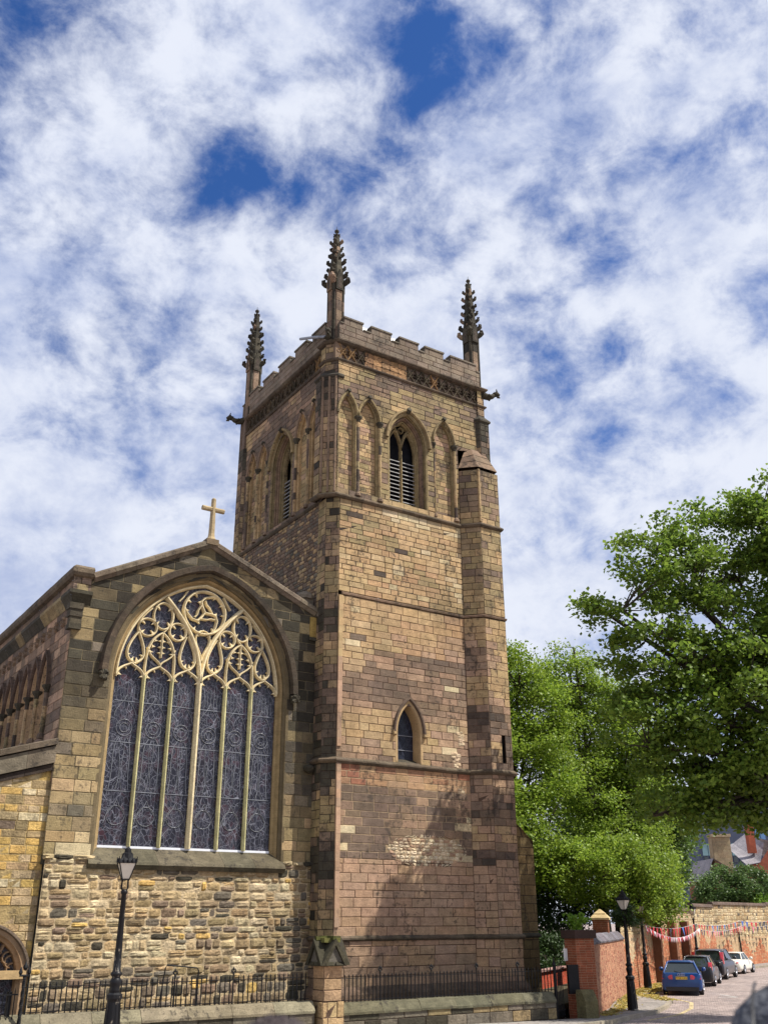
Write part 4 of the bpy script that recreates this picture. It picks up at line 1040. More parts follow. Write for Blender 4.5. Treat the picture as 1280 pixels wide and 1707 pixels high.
KERB = [(-22, -11), (-12, -8.2), (-2, -7.2), (5, -6.6), (7.5, -5.6), (9.1, -4.6), (12.0, -3.0), (15.2, -.9), (17.6, 1.0), (18.6, 2.6), (19.2, 4.0), (21.2, 5.6), (24.9, 7.9), (28.5, 10.2), (36, 14.6), (44, 18.2), (51, 20.6), (60, 23), (90, 30)]
tag(sheet('pavement', KERB + [(90, 40), (56, 24.6), (44.4, 20.4), (30, 13), (19.8, 6.0), (10, -2.6), (7.4, -4.4), (-22, -4.4)], M_pav, .11), kind='structure')
mb = MB(); rg = random.Random(3)
for p, q in zip(KERB[:-1], KERB[1:]):
    a, b = Vector(p), Vector(q); k = max(1, int((b-a).length/.9)); d = (b-a).normalized(); nn = Vector((d.y, -d.x))
    for j in range(k):
        s, e = a.lerp(b, j/k), a.lerp(b, (j+1)/k)-d*.012
        zz_ = gz(s.x, s.y)
        P = [(s+nn*.02, -.05), (e+nn*.02, -.05), (e-nn*.14, -.05), (s-nn*.14, -.05)]
        lo = [mb.v((p_.x, p_.y, gz(p_.x, p_.y)-.05)) for p_, _ in P]; hi = [mb.v((p_.x, p_.y, gz(p_.x, p_.y)+.125)) for p_, _ in P]
        c = vary((.3, .26, .2), rg, .2); mb.face(hi, c)
        for k2 in range(4): mb.face((lo[k2], lo[(k2+1) % 4], hi[(k2+1) % 4], hi[k2]), c)
tag(mb.build('kerb', M_brick), kind='structure')
# double yellow lines hugging the kerb, worn
mb = MB(); yl = [(9.3, -5.1), (12.4, -3.6), (15.7, -1.5), (18.2, .6), (19.3, 2.4), (19.9, 3.6), (21.6, 4.9)]
for off, wd_ in ((.0, .16),):
    Q = []
    for i, p in enumerate(yl):
        a = Vector(yl[max(i-1, 0)]); b = Vector(yl[min(i+1, len(yl)-1)]); d = (b-a).normalized(); nn = Vector((d.y, -d.x)); Q.append((Vector(p)+nn*off, nn))
    for (a, na), (b, nb) in zip(Q[:-1], Q[1:]):
        for j in range(6):
            s, e = a.lerp(b, j/6), a.lerp(b, (j+1)/6)
            mb.poly([(*s, gz(*s)+.006), (*(s+na*wd_), gz(*s)+.006), (*(e+nb*wd_), gz(*e)+.006), (*e, gz(*e)+.006)])
M_yel = simple('worn yellow paint', (.44, .35, .19), .8, 0, .8, 7, .3)
tag(mb.build('yellow_line', M_yel), kind='structure')
mb = MB()
for s, e in (((23.4, 3.2), (22.6, 1.6)), ((22.6, 1.6), (21.9, 2.1))):
    a, b = Vector(s), Vector(e); d = (b-a).normalized(); nn = Vector((d.y, -d.x))*.05
    mb.poly([(*(a-nn), gz(*a)+.007), (*(b-nn), gz(*b)+.007), (*(b+nn), gz(*b)+.007), (*(a+nn), gz(*a)+.007)])
tag(mb.build('bay_marking', simple('white paint', (.6, .58, .54), .7, 0, .3, 15)), kind='structure')
yard = lambda x, y: .25
tag(sheet('churchyard', [(-24, -4.1), (6.2, -4.1), (7.6, -3.0), (10, -2.0), (20, 6.6), (27, 12), (27, 60), (-24, 60)], M_earth, .12, yard), kind='structure')
tag(sheet('lawn', [(10.8, 3.6), (17, 7), (24, 14), (36, 30), (24, 34), (11.5, 12)], M_grass, .2, lambda x, y: .62), kind='structure')
# ================================================================== DWARF WALLS, RAILINGS, PIERS
def dwarf(name, x0, x1, z0, z1, ends, label, seed):
    rg = random.Random(seed); mb = MB(); n = int((x1-x0)/1.15); Y = -4.3
    e = empty(name, ((x0+x1)/2, Y, 0.2)); tag(e, label, 'wall')
    f_ = Fr((0, Y-.22, 0), (1, 0, 0), (0, -1, 0))
    dkc = lambda: vary(pick(rg, ('gry', 3), ('dgy', 2), ('oli', 1.5)), rg, .18)
    blocks(mb, f_, -.2, z0-.28, lambda z: [(x0, x1)], (.24, .32), (.5, 1.0), lambda x, z, g: dkc(), seed, MORTD)
    mb.poly([(x0, Y+.2, -.2), (x1, Y+.2, -.2), (x1, Y+.2, z0), (x0, Y+.2, z0)], PAL['dgy'])
    mb.poly([(x1, Y-.22, -.2), (x1, Y+.2, -.2), (x1, Y+.2, z0-.25), (x1, Y-.22, z0-.25)], PAL['dgy']); fin(mb, 'wall_face', M_rub, e)
    mb = MB()
    for i in range(n):
        a, b = x0+(x1-x0)*i/n, x0+(x1-x0)*(i+1)/n-.012; P = [(-.27, z0-.30), (-.27, z0-.24), (-.12, z0-.02), (-.06, z0), (.18, z0), (.22, z0-.1), (.22, z0-.30)]
        if i == n-1 and ends: b -= .0
        jz = rg.uniform(-.008, .008)
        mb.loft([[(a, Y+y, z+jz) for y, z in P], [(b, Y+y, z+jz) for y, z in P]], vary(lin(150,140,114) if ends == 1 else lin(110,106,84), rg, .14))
    fin(mb, 'coping', M_carv, e); return e
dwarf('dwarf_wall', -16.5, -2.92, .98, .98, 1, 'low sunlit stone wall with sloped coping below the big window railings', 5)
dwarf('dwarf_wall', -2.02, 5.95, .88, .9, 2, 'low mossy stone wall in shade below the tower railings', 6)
def railing(name, x0, x1, zb, zt, posts, label, dy=0):
    Y = -4.28; e = empty(name, ((x0+x1)/2, Y, zb)); tag(e, label, 'railing', 'iron railings before the church')
    proto = None; n = int((x1-x0)/.135)
    for i in range(n):
        x = x0+.06+i*.135
        if any(abs(x-p) < .05 for p in posts): continue
        if proto is None:
            mb = MB(); mb.lathe((0, 0, 0), [(.017, 0), (.017, zt-zb-.07), (.022, zt-zb-.055), (.003, zt-zb)], 5, rot=.4)
            mb.c = (.02, .02, .02); proto = mb.build('bar', M_iron, e); proto.location = (x-e.location.x, 0, 0)
        else:
            c = proto.copy(); COL.objects.link(c); c.parent = e; c.location = (x-e.location.x, 0, 0)
            rg = random.Random(i); c.rotation_euler = (rg.uniform(-.012, .012), rg.uniform(-.015, .015), 0)
    for z in (zb+.04, zt-.12):
        mb = MB(); mb.box((x0, Y-.018, z), (x1, Y+.018, z+.016)); fin(mb, 'rail', M_iron, e)
    for p in posts:
        mb = MB(); H = zt-zb+.06
        mb.lathe((p, Y, zb), [(.03, 0), (.024, .05), (.02, H-.05), (.035, H-.02), (.02, H)], 6)
        for (dx, dz, r_) in ((0, .09, .035), (-.05, .05, .026), (.05, .05, .026)):
            mb.lathe((p+dx, Y, zb+H+dz-.05), [(.004, -.0), (r_, .03), (r_*.8, .06), (.003, .10)], 6)
        mb.tube([(p-.06, Y, zb+H+.01), (p+.06, Y, zb+H+.01)], .014, 5)
        fin(mb, 'post', M_iron, e)
railing('iron_railing', -10.72, -2.98, .98, 1.68, [-8.55, -6.95, -5.3, -3.9][0:3], 'thin black iron railing with spiked bars before the sunlit rubble wall')
railing('iron_railing', -2.02, 6.2, .88, 1.6, [-.62, 1.22, 2.95, 4.62], 'thin black iron railing with spiked bars in front of the tower foot')
# bent handrail behind the left railing
mb = MB(); mb.tube([(-5.9, -.6, .5), (-5.75, -.6, 1.75), (-5.7, -.6, 1.82), (-4.75, -.6, 1.72), (-4.7, -.6, 1.65), (-4.7, -.6, .5)], .02, 6)
tag(mb.build('handrail', M_iron), 'bent iron handrail standing behind the left railing against the rubble wall', 'handrail')
# gateway posts far left
e = empty('gate_post', (-10.85, -4.6, .2)); tag(e, 'twisted black iron gate post with fleur finial at the left edge', 'gate post')
mb = MB(); p0 = Vector((-10.85, -4.6, 0)); ring = []
for i in range(40):
    z = .1+i*.044; a = i*.35; r_ = .055-.0004*i
    ring.append([(p0.x+r_*math.cos(a+R(90)*k), p0.y+r_*math.sin(a+R(90)*k), z) for k in range(4)])
mb.loft(ring); fin(mb, 'twisted_shaft', M_iron, e)
mb = MB()
for (dx, dz, r_) in ((0, .16, .06), (-.10, .05, .05), (.10, .05, .05)): mb.lathe((p0.x+dx, p0.y, 1.78+dz), [(.008, 0), (r_, .07), (r_*.75, .12), (.004, .2)], 6)
mb.tube([(p0.x-.12, p0.y, 1.84), (p0.x+.12, p0.y, 1.84)], .025, 6); fin(mb, 'fleur_finial', M_iron, e)
e = empty('iron_gate', (-11.4, -4.45, .2)); tag(e, 'dark iron gate leaf at the far left behind the twisted post', 'gate')
for i in range(5):
    mb = MB(); x = -10.98-i*.13; mb.lathe((x, -4.45, .3), [(.012, 0), (.012, 1.2), (.003, 1.28)], 5); fin(mb, 'bar', M_iron, e)
for z in (.45, 1.42): mb = MB(); mb.box((-11.6, -4.47, z), (-10.9, -4.43, z+.03)); fin(mb, 'rail', M_iron, e)
mb = MB(); mb.box((-11.13, -4.40, .3), (-11.03, -4.3, 1.5)); fin(mb, 'stile', M_iron, e)
# gabled stone pier
e = empty('stone_pier', (-2.46, -4.35, .2)); tag(e, 'pinkish stone pier with dark four-gabled mossy cap between the two railings', 'pier')
mb = MB(); X0, X1, Y0, Y1 = -2.80, -2.12, -4.73, -4.05
for p, q in (((X0, Y1), (X0, Y0)), ((X0, Y0), (X1, Y0)), ((X1, Y0), (X1, Y1)), ((X1, Y1), (X0, Y1))):
    f_, L_ = facefr(p, q); blocks(mb, f_, .0, .95, lambda z: [(0, L_)], (.25, .32), (.3, .6), lambda x, z, g: vary(PAL['tan'], g, .07), 200, MORT, jit=.01)
    a, b = .05, L_-.05
    blocks(mb, f_.sh(-.05), .95, 1.9, lambda z: [(.05, L_-.05)], (.28, .34), (.6, .9), lambda x, z, g: vary(lin(200,164,126), g, .07), 201, MORT, jit=.012)
fin(mb, 'pier_shaft', M_rub, e)
mb = MB(); mb.c = lin(84,80,58); cx, cy = -2.47, -4.39
for k in range(4):
    M_ = Matrix.Translation((cx, cy, 0)) @ Matrix.Rotation(R(90*k), 4, 'Z')
    g_ = [Vector((-.44, -.46, 1.86)), Vector((.44, -.46, 1.86)), Vector((.44, -.46, 1.96)), Vector((.06, -.46, 2.52)), Vector((-.06, -.46, 2.52)), Vector((-.44, -.46, 1.96))]
    i_ = [Vector((-.28, -.40, 1.9)), Vector((.28, -.40, 1.9)), Vector((0, -.40, 2.36))]
    mb.poly([M_ @ p for p in i_], lin(118,112,100))
    for s in (-1, 1):
        q = [Vector((s*.46, -.47, 1.86)), Vector((s*.30, -.47, 1.86)), Vector((s*.0, -.47, 2.38)), Vector((s*.0, -.47, 2.54))]
        r_ = [p + Vector((0, .47, 0)) for p in q]
        mb.loft([[M_ @ p for p in q], [M_ @ (p+Vector((0, .44, 0))) for p in q]], vary(lin(74,70,54), random.Random(k), .2))
mb.box((cx-.26, cy-.26, 2.44), (cx+.26, cy+.26, 2.56), lin(120,118,64)); mb.box((cx-.4, cy-.05, 2.50), (cx+.4, cy+.05, 2.6), lin(96,98,50)); mb.box((cx-.05, cy-.4, 2.51), (cx+.05, cy+.4, 2.61), lin(96,98,50))
mb.box((cx-.40, cy-.40, 1.84), (cx+.40, cy+.40, 1.9), lin(80,76,58))
fin(mb, 'gabled_cap', M_carv, e)

# brick wall and piers on the right
def brickwall(mb, p, q, z0, z1, seed, colf=None, h=.075, w_=.225):
    f_, L_ = facefr(p, q)
    cf = colf or (lambda x, z, g: vary(lin(188,138,108) if g.random() < .75 else lin(160,104,82), g, .16))
    blocks(mb, f_, z0, z1, lambda z: [(0, L_)], (h*.99, h*1.01), (w_*.95, w_*1.05), cf, seed, lin(176,148,118), depth=.006, gap=.0045, bev=.003, jit=.002)
    return f_, L_
e = empty('brick_gate_pier', (7.85, -3.95, -.05)); tag(e, 'dark brick gate pier with flat cap, shaded, with a white notice', 'pier')
mb = MB(); q4 = [(7.45, -3.5), (7.45, -4.05), (8.1, -4.25), (8.3, -3.4)]
for a, b in zip(q4, q4[1:]+q4[:1]): brickwall(mb, a, b, -.2, 2.42, 301, lambda x, z, g: vary(lin(150,86,60), g, .16))
fin(mb, 'brickwork', M_brick, e)
mb = MB(); mb.loft([[(x, y, z) for x, y in ((7.38, -3.42), (7.38, -4.12), (8.16, -4.33), (8.38, -3.34))] for z in (2.42, 2.68)], lin(72,56,50)); fin(mb, 'cap', M_brick, e)
mb = MB(); mb.box((7.30, -3.62, 1.72), (7.44, -3.58, 2.1), (.75, .75, .72)); tag(fin(mb, 'notice', simple('white board', (.75, .75, .72), .6, 0, .05), e), None)
wl = [(8.3, -3.75), (9.7, -2.45), (11.9, -.62), (14.3, 1.24), (16.5, 2.93), (19.4, 5.2)]
e = empty('brick_wall', (13.5, .2, -.1)); tag(e, 'orange brick boundary wall with curved grey saddle coping behind the street lamp', 'wall')
mb = MB()
for a, b in zip(wl[:-1], wl[1:]):
    brickwall(mb, a, b, -.4, 2.14, 310)
fin(mb, 'brickwork', M_brick, e)
mb = MB(); sweep(mb, [(x-.15, y+.2) for x, y in wl], [(.30, 2.14), (.32, 2.2), (.12, 2.42), (.0, 2.5), (-.12, 2.42), (-.32, 2.2), (-.30, 2.14)], lambda g: vary(lin(128,122,128), g, .1), seglen=.7); fin(mb, 'coping', M_carv, e)
mb = MB(); f_, L_ = facefr(wl[0], wl[1]); mb.fbox(f_, .12, .34, 1.82, 2.02, .01, .02, lin(150,155,160)); fin(mb, 'street_plate', simple('faded sign', (.35, .37, .4), .5), e)
e = empty('brick_pier', (15.9, 2.75, 0)); tag(e, 'brick pier with pale stone pyramid cap rising behind the curved wall', 'pier')
mb = MB(); c0 = Vector((16.15, 3.35, 0)); a1 = R(40); ux, uy = Vector((math.cos(a1), math.sin(a1), 0)), Vector((-math.sin(a1), math.cos(a1), 0))
q4 = [tuple((c0+ux*s*.33+uy*t*.33)[:2]) for s, t in ((-1, 1), (-1, -1), (1, -1), (1, 1))]
for a, b in zip(q4, q4[1:]+q4[:1]): brickwall(mb, a, b, .3, 3.02, 320, lambda x, z, g: vary(lin(140,84,58), g, .15))
fin(mb, 'brickwork', M_brick, e)
mb = MB()
mb.loft([[c0+ux*s*r_+uy*t*r_+UPV*z for s, t in ((-1, 1), (-1, -1), (1, -1), (1, 1))] for r_, z in ((.42, 3.0), (.42, 3.08), (.28, 3.22))], lin(214,190,140))
mb.loft([[c0+ux*s*r_+uy*t*r_+UPV*z for s, t in ((-1, 1), (-1, -1), (1, -1), (1, 1))] for r_, z in ((.25, 3.2), (.25, 3.26), (.03, 3.44))], lin(214,190,140)); fin(mb, 'pyramid_cap', M_trac, e)
# stone stub beside the gate
mb = MB(); f_ = Fr((6.75, -4.5, 0), (1, 0, 0), (0, -1, 0)); rg = random.Random(4)
P = [(-.3, -.2), (-.3, .62), (-.05, .98), (.3, .98), (.3, -.2)]
mb.loft([[(7.1, -4.45+y*.7, z*.9) for y, z in P], [(7.62, -4.5+y*.7, z*.9) for y, z in P]], lin(128,120,84))
tag(mb.build('wall_stub', M_rub), 'short mossy stone wall stub with sloped top beside the gate opening', 'wall')
e = empty('churchyard_gate', (6.8, -4.2, 0)); tag(e, 'open black iron churchyard gate beside the brick pier', 'gate')
for i in range(6):
    mb = MB(); x = 6.22+i*.1; y = -4.25+i*.04; mb.lathe((x, y, .1), [(.013, 0), (.013, 1.5+.02*i), (.003, 1.6+.02*i)], 5); fin(mb, 'bar', M_iron, e)
for z in (.3, 1.45): mb = MB(); mb.tube([(6.18, -4.27, z), (6.85, -4.0, z)], .018, 5); fin(mb, 'rail', M_iron, e)
mb = MB(); mb.lathe((6.16, -4.3, .0), [(.045, 0), (.045, 1.6), (.06, 1.65), (.03, 1.75), (.003, 1.88)], 8); fin(mb, 'post', M_iron, e)
mb = MB(); mb.box((6.95, -4.12, .75), (7.42, -4.06, 1.62)); fin(mb, 'solid_panel', M_iron, e)
e = empty('low_red_wall', (14, 4.4, .3)); tag(e, 'low red brick wall in the churchyard seen through the railings', 'wall')
mb = MB(); brickwall(mb, (10.9, 2.2), (16.2, 5.7), .2, 1.02, 330, lambda x, z, g: vary(lin(190,82,58), g, .12)); fin(mb, 'brickwork', M_brick, e)
mb = MB(); sweep(mb, [(10.9, 2.3), (16.2, 5.8)], [(.2, 1.02), (.2, 1.08), (-.2, 1.08), (-.2, 1.02)], lambda g: lin(190,150,140)); fin(mb, 'coping', M_carv, e)
e = empty('headstone', (16.4, 5.2, .4)); mb = MB(); mb.loft([[(16.1, 5.4, .5), (16.9, 5.9, .5), (16.9, 5.9, 1.65), (16.5, 5.65, 1.85), (16.1, 5.4, 1.65)], [(16.0, 5.55, .5), (16.8, 6.05, .5), (16.8, 6.05, 1.65), (16.4, 5.8, 1.85), (16.0, 5.55, 1.65)]], lin(150,140,120))
COL.objects.unlink(e); bpy.data.objects.remove(e)
tag(mb.build('headstone', M_carv), 'pale headstone half hidden among dark bushes left of the brick pier', 'headstone')

# long old wall along the street: brick below, cream rubble above
e = empty('street_wall', (40, 17.5, -.3)); tag(e, 'tall old street wall of cream rubble over orange brick behind the parked cars', 'wall')
w2 = [(19.5, 5.4), (24.8, 9.0), (30.6, 12.7), (37.6, 16.3), (44.2, 19.9), (56.0, 24.0), (66, 27)]
mb = MB(); mbr = MB()
for i, (a, b) in enumerate(zip(w2[:-1], w2[1:])):
    top_ = np.interp(i, [0, 1, 2, 3, 4, 5], [2.9, 3.2, 3.5, 3.8, 4.0, 4.1]); f_, L_ = facefr(a, b)
    split = [1.5, 1.9, 2.0, 1.7, 1.0, .8][i]
    def cf(x, z, g, sp=split):
        if z > sp + .5*math.sin(x*1.7+i) + g.uniform(-.2, .2): return None
        return vary(lin(196,124,88) if g.random() < .7 else lin(204,150,112), g, .12)
    blocks(mb, f_, -.5, split+.8, lambda z: [(0, L_)], (.1, .11), (.3, .34), cf, 400+i, lin(200,168,130), depth=.02, gap=.006, bev=.003, jit=.002)
    blocks(mbr, f_.sh(-.02), -.5 + split*.3, top_, lambda z: [(0, L_)], (.2, .3), (.25, .6), lambda x, z, g: vary(pick(g, ('cream', 5), ('rub', 3), ('gry', .8), ('tan', 1)), g, .14), 410+i, lin(176,150,112), rubble=.03, gap=.012)
bq = fin(mb, 'brickwork', M_brick, e); fin(mbr, 'rubble_face', M_rub, e)
mb = MB()
for i, (a, b) in enumerate(zip(w2[:-1], w2[1:])):
    t0, t1 = [float(np.interp(k, [0, 1, 2, 3, 4, 5, 6], [2.9, 3.2, 3.5, 3.8, 4.0, 4.1, 4.1])) for k in (i, i)]
    f_, L_ = facefr(a, b); mb.fbox(f_, 0, L_, t0, t0+.1, -.4, .1, lin(130,112,100)); mb.fbox(f_, 0, L_, t0+.1, t0+.2, -.3, .05, lin(140,120,108))
fin(mb, 'coping', M_carv, e)
for (t, i) in ((.45, 1), (.15, 2), (.55, 2)):
    a, b = Vector(w2[i]), Vector(w2[i+1]); p = a.lerp(b, t); f_, L_ = facefr(w2[i], w2[i+1]); u0 = (p-a).length
    mb = MB(); blocks(mb, f_.sh(.45), -.4, 2.9, lambda z: [(u0, u0+.6)], (.1, .11), (.25, .3), lambda x, z, g: vary(lin(150,104,78), g, .15), 430+i, lin(170,140,110), depth=.01, gap=.005, bev=.003)
    mb.fbox(f_, u0, u0+.6, -.4, 2.9, .02, .44, lin(140,98,74)); fin(mb, 'buttress', M_brick, e)

# ================================================================== LAMPS
def lamp_parts(e):
    """street lamp 4.15 m tall, modelled about its own foot"""
    mb = MB(); mb.lathe((0, 0, 0), [(.20, 0), (.20, .06), (.185, .09), (.14, 1.02), (.15, 1.05), (.17, 1.09), (.17, 1.16), (.12, 1.2)], 14)
    for k in range(10):
        a = R(36*k); mb.tube([(.185*math.cos(a), .185*math.sin(a), .12), (.138*math.cos(a), .138*math.sin(a), 1.0)], .016, 4)
    mb.build('base', M_post, e, False)
    mb = MB(); mb.lathe((0, 0, 0), [(.12, 1.18), (.09, 1.26), (.115, 1.36), (.125, 1.42), (.10, 1.47), (.085, 1.5), (.125, 1.54), (.125, 1.58), (.082, 1.62), (.078, 1.9), (.052, 3.16), (.075, 3.19), (.075, 3.23), (.045, 3.27)], 12); mb.build('column', M_post, e, True)
    mb = MB()
    for k in range(4):
        a = R(45+90*k); c_, s_ = math.cos(a), math.sin(a)
        mb.tube([(.03*c_, .03*s_, 3.2), (.10*c_, .10*s_, 3.30), (.09*c_, .09*s_, 3.44), (.11*c_, .11*s_, 3.50)], .011, 5)
        mb.tube([(.112*c_, .112*s_, 3.48), (.262*c_, .262*s_, 3.83)], .013, 5)
    for (h, z) in ((.08, 3.47), (.187, 3.82)):
        for k in range(4):
            a, b = R(45+90*k), R(135+90*k); r_ = h*1.414; mb.tube([(r_*math.cos(a), r_*math.sin(a), z), (r_*math.cos(b), r_*math.sin(b), z)], .013, 5)
    mb.build('lantern_frame', M_iron, e)
    for k in range(4):
        a, b = R(45+90*k), R(135+90*k); mb = MB(); r0, r1 = .105, .252
        mb.poly([(r0*math.cos(a), r0*math.sin(a), 3.49), (r0*math.cos(b), r0*math.sin(b), 3.49), (r1*math.cos(b), r1*math.sin(b), 3.81), (r1*math.cos(a), r1*math.sin(a), 3.81)]); mb.build('lantern_pane', M_lampglass, e)
    mb = MB(); rr = [(.27, 3.83), (.26, 3.86), (.17, 3.93), (.13, 4.0), (.12, 4.04), (.075, 4.05), (.07, 4.10), (.05, 4.14), (.012, 4.18)]
    mb.lathe((0, 0, 0), rr, 4, rot=R(45))
    mb.lathe((0, 0, 0), [(.14, 3.9), (.12, 4.02), (.08, 4.04), (.07, 4.12), (.01, 4.17)], 12)
    for k in range(4):
        a, b = R(45+90*k), R(135+90*k)
        for j in range(4):
            t = (j+.0)/4; x = .265*((1-t)*math.cos(a)+t*math.cos(b)); y = .265*((1-t)*math.sin(a)+t*math.sin(b)); mb.tube([(x, y, 3.84), (x*1.05, y*1.05, 3.92 if j else 3.95)], [.022, .008], 5)
    mb.build('lantern_roof', M_iron, e)
LG = 'Victorian style street lamps along the street'
lamp = empty('street_lamp', (-9.76, -7.8, .40), R(-12)); lamp_parts(lamp); lamp.scale = (1, 1, 1)
tag(lamp, 'black street lamp in front of the rubble wall below the big church window', 'street lamp', LG)
for (x, y, z, rz, lb) in ((12.05, -2.0, -.12, R(8), 'black street lamp on the pavement beside the curved brick wall'),
                           (23.1, 7.35, -.18, R(20), 'black street lamp with lantern lost in leaves, just behind the nearer pavement lamp'),
                           (34.95, 13.95, -.2, R(20), 'distant street lamp rising behind the parked black people carrier')):
    c = copy_tree(lamp); c.location = (x, y, z); c.rotation_euler = (0, 0, rz); c['label'] = lb
mb = MB(); mb.lathe((48.8, 21.4, -.2), [(.07, 0), (.06, 1.0), (.045, 2.3), (.05, 2.32)], 8); mb.c = (.02, .02, .02)
tag(mb.build('sign_pole', M_iron), 'thin dark pole on the far pavement behind the white car', 'pole')

# ================================================================== FOLIAGE
def leafmat(name, c1, c2, trans=.35):
    mt, t, b = newmat(name); g = t.nodes.new('ShaderNodeNewGeometry')
    col = mixc(t, g.outputs['Random Per Island'], c1, c2); k = rng_(t, nz(t, .45, 3, .6), .35, .65, .75, 1.25); col = colmul(t, col, k)
    t.links.new(col, b.inputs['Base Color']); b.inputs['Roughness'].default_value = .5; b.inputs['Specular IOR Level'].default_value = .35
    tr = t.nodes.new('ShaderNodeBsdfTranslucent'); t.links.new(col, tr.inputs[0]); ms = t.nodes.new('ShaderNodeMixShader'); ms.inputs[0].default_value = trans
    out = [n for n in t.nodes if n.type == 'OUTPUT_MATERIAL'][0]; t.links.new(b.outputs[0], ms.inputs[1]); t.links.new(tr.outputs[0], ms.inputs[2]); t.links.new(ms.outputs[0], out.inputs[0]); return mt
ML_big = leafmat('sycamore leaves', (.08, .145, .022), (.21, .30, .04), .5)
ML_lime = leafmat('lime leaves', (.11, .19, .02), (.30, .40, .05), .45)
ML_dark = leafmat('dark and shaded leaves', (.025, .05, .014), (.05, .09, .02), .2)  # dark green carries the understory shade; bush and lamp greenery share it
ML_fern = leafmat('fern fronds', (.16, .30, .03), (.26, .42, .05), .4)
M_bark = simple('bark', (.055, .045, .035), .95, 0, .35, 9, .2, .04)
def leaves(pos, size, rs, up_bias=.5):
    """numpy leaf mesh: one kite-shaped face folded into two triangles per leaf"""
    n = len(pos); a = rs.normal(size=(n, 3)); a /= np.linalg.norm(a, axis=1)[:, None]
    nrm = rs.normal(size=(n, 3)); nrm[:, 2] = np.abs(nrm[:, 2]) + up_bias; nrm /= np.linalg.norm(nrm, axis=1)[:, None]
    a -= nrm * (a*nrm).sum(1)[:, None]; a /= np.linalg.norm(a, axis=1)[:, None]; b = np.cross(nrm, a)
    s = (size*rs.uniform(.65, 1.25, n))[:, None]
    V = np.empty((n, 5, 3)); V[:, 0] = pos - a*s*.5; V[:, 1] = pos + b*s*.42 + nrm*s*.08; V[:, 2] = pos + a*s*.55; V[:, 3] = pos - b*s*.42 + nrm*s*.08; V[:, 4] = pos+a*s*.12-nrm*s*.05
    F_ = np.array([[0, 4, 1], [1, 4, 2], [0, 3, 4], [4, 3, 2]])[None] + (np.arange(n)*5)[:, None, None]
    return V.reshape(-1, 3), F_.reshape(-1, 3)
def npmesh(name, V, F_, mat, parent, org):
    V = V - np.array(org)
    me = bpy.data.meshes.new(name); me.vertices.add(len(V)); me.vertices.foreach_set('co', V.astype(np.float32).ravel())
    me.loops.add(F_.size); me.loops.foreach_set('vertex_index', F_.astype(np.int32).ravel())
    me.polygons.add(len(F_)); me.polygons.foreach_set('loop_start', np.arange(0, F_.size, 3, dtype=np.int32)); me.polygons.foreach_set('loop_total', np.full(len(F_), 3, dtype=np.int32))
    me.update(calc_edges=True); me.materials.append(mat); o = bpy.data.objects.new(name, me); COL.objects.link(o)
    if parent: o.parent = parent
    return o
def tree(label, base, trunk_r, fork, blobs, nclump, nleaf, lsize, mat, seed, group, spread=.55, flat=.6, name='tree', shell=.55, cat='tree', limbs=6, bark=M_bark, twigs=True):
    """blobs = [(centre, radii)] form the crown; clumps of leaves sit on twigs that grow from the limbs"""
    rs = np.random.RandomState(seed); rg = random.Random(seed); base = Vector(base); e = empty(name, base); tag(e, label, cat, group)
    vol = np.array([r[0]*r[1]*r[2] for _, r in blobs])**.8; pb = vol/vol.sum(); cl = []
    while len(cl) < nclump:
        i = rs.choice(len(blobs), p=pb); c, r = blobs[i]; d = rs.normal(size=3); d /= np.linalg.norm(d); q = rs.uniform(shell, 1.0)**.6
        p = np.array(c)+d*np.array(r)*q
        if p[2] > base.z+.6: cl.append(p)
    cl = np.array(cl)
    fk = Vector(fork); mb = MB(); T0 = [base+UPV*-.2, base.lerp(fk, .3)+Vector((rg.uniform(-.1, .1), 0, 0)), base.lerp(fk, .7), fk]
    mb.tube(T0, [trunk_r*1.25, trunk_r, trunk_r*.85, trunk_r*.75], 9)
    nodes = [np.array(fk)]
    for i in range(len(blobs)*1 + limbs):
        c, r = blobs[i % len(blobs)]; tgt = Vector([c[k]+rg.uniform(-.55, .55)*r[k] for k in range(3)]); mid = fk.lerp(tgt, .5)+Vector((rg.uniform(-.6, .6), rg.uniform(-.6, .6), rg.uniform(0, .8)))
        P = [Vector(bez(tuple(fk), tuple(fk.lerp(mid, .6)), tuple(mid), tuple(tgt), 7)[k]) for k in range(8)]; rr = trunk_r*.5
        mb.tube(P, [rr*(1-k/8.5)+.02 for k in range(8)], 6); nodes += [np.array(p) for p in P[2:]]
    nodes = np.array(nodes)
    for p in cl:
        if not twigs: break
        d = np.linalg.norm(nodes-p, axis=1)+np.maximum(0, nodes[:, 2]-p[2])*.8; j = int(np.argmin(d)); a = Vector(nodes[j]); b = Vector(p); L_ = (b-a).length
        md = a.lerp(b, .5)+Vector((rg.uniform(-.12, .12), rg.uniform(-.12, .12), rg.uniform(-.1, .15)))*L_; r0 = min(.07, .015+.016*L_)
        mb.tube([a, md, b], [r0, r0*.6, .008], 4, None, False)
    tk = fin(mb, 'trunk', bark, e)
    per = max(4, nleaf//nclump); pos = np.repeat(cl, per, axis=0); off = np.clip(rs.normal(size=pos.shape), -1.9, 1.9)*np.array([spread, spread, spread*flat]); pos = pos+off
    V, F_ = leaves(pos, lsize, rs); npmesh('crown', V, F_, mat, e, base); return e
TG = 'broadleaf trees behind the street wall'
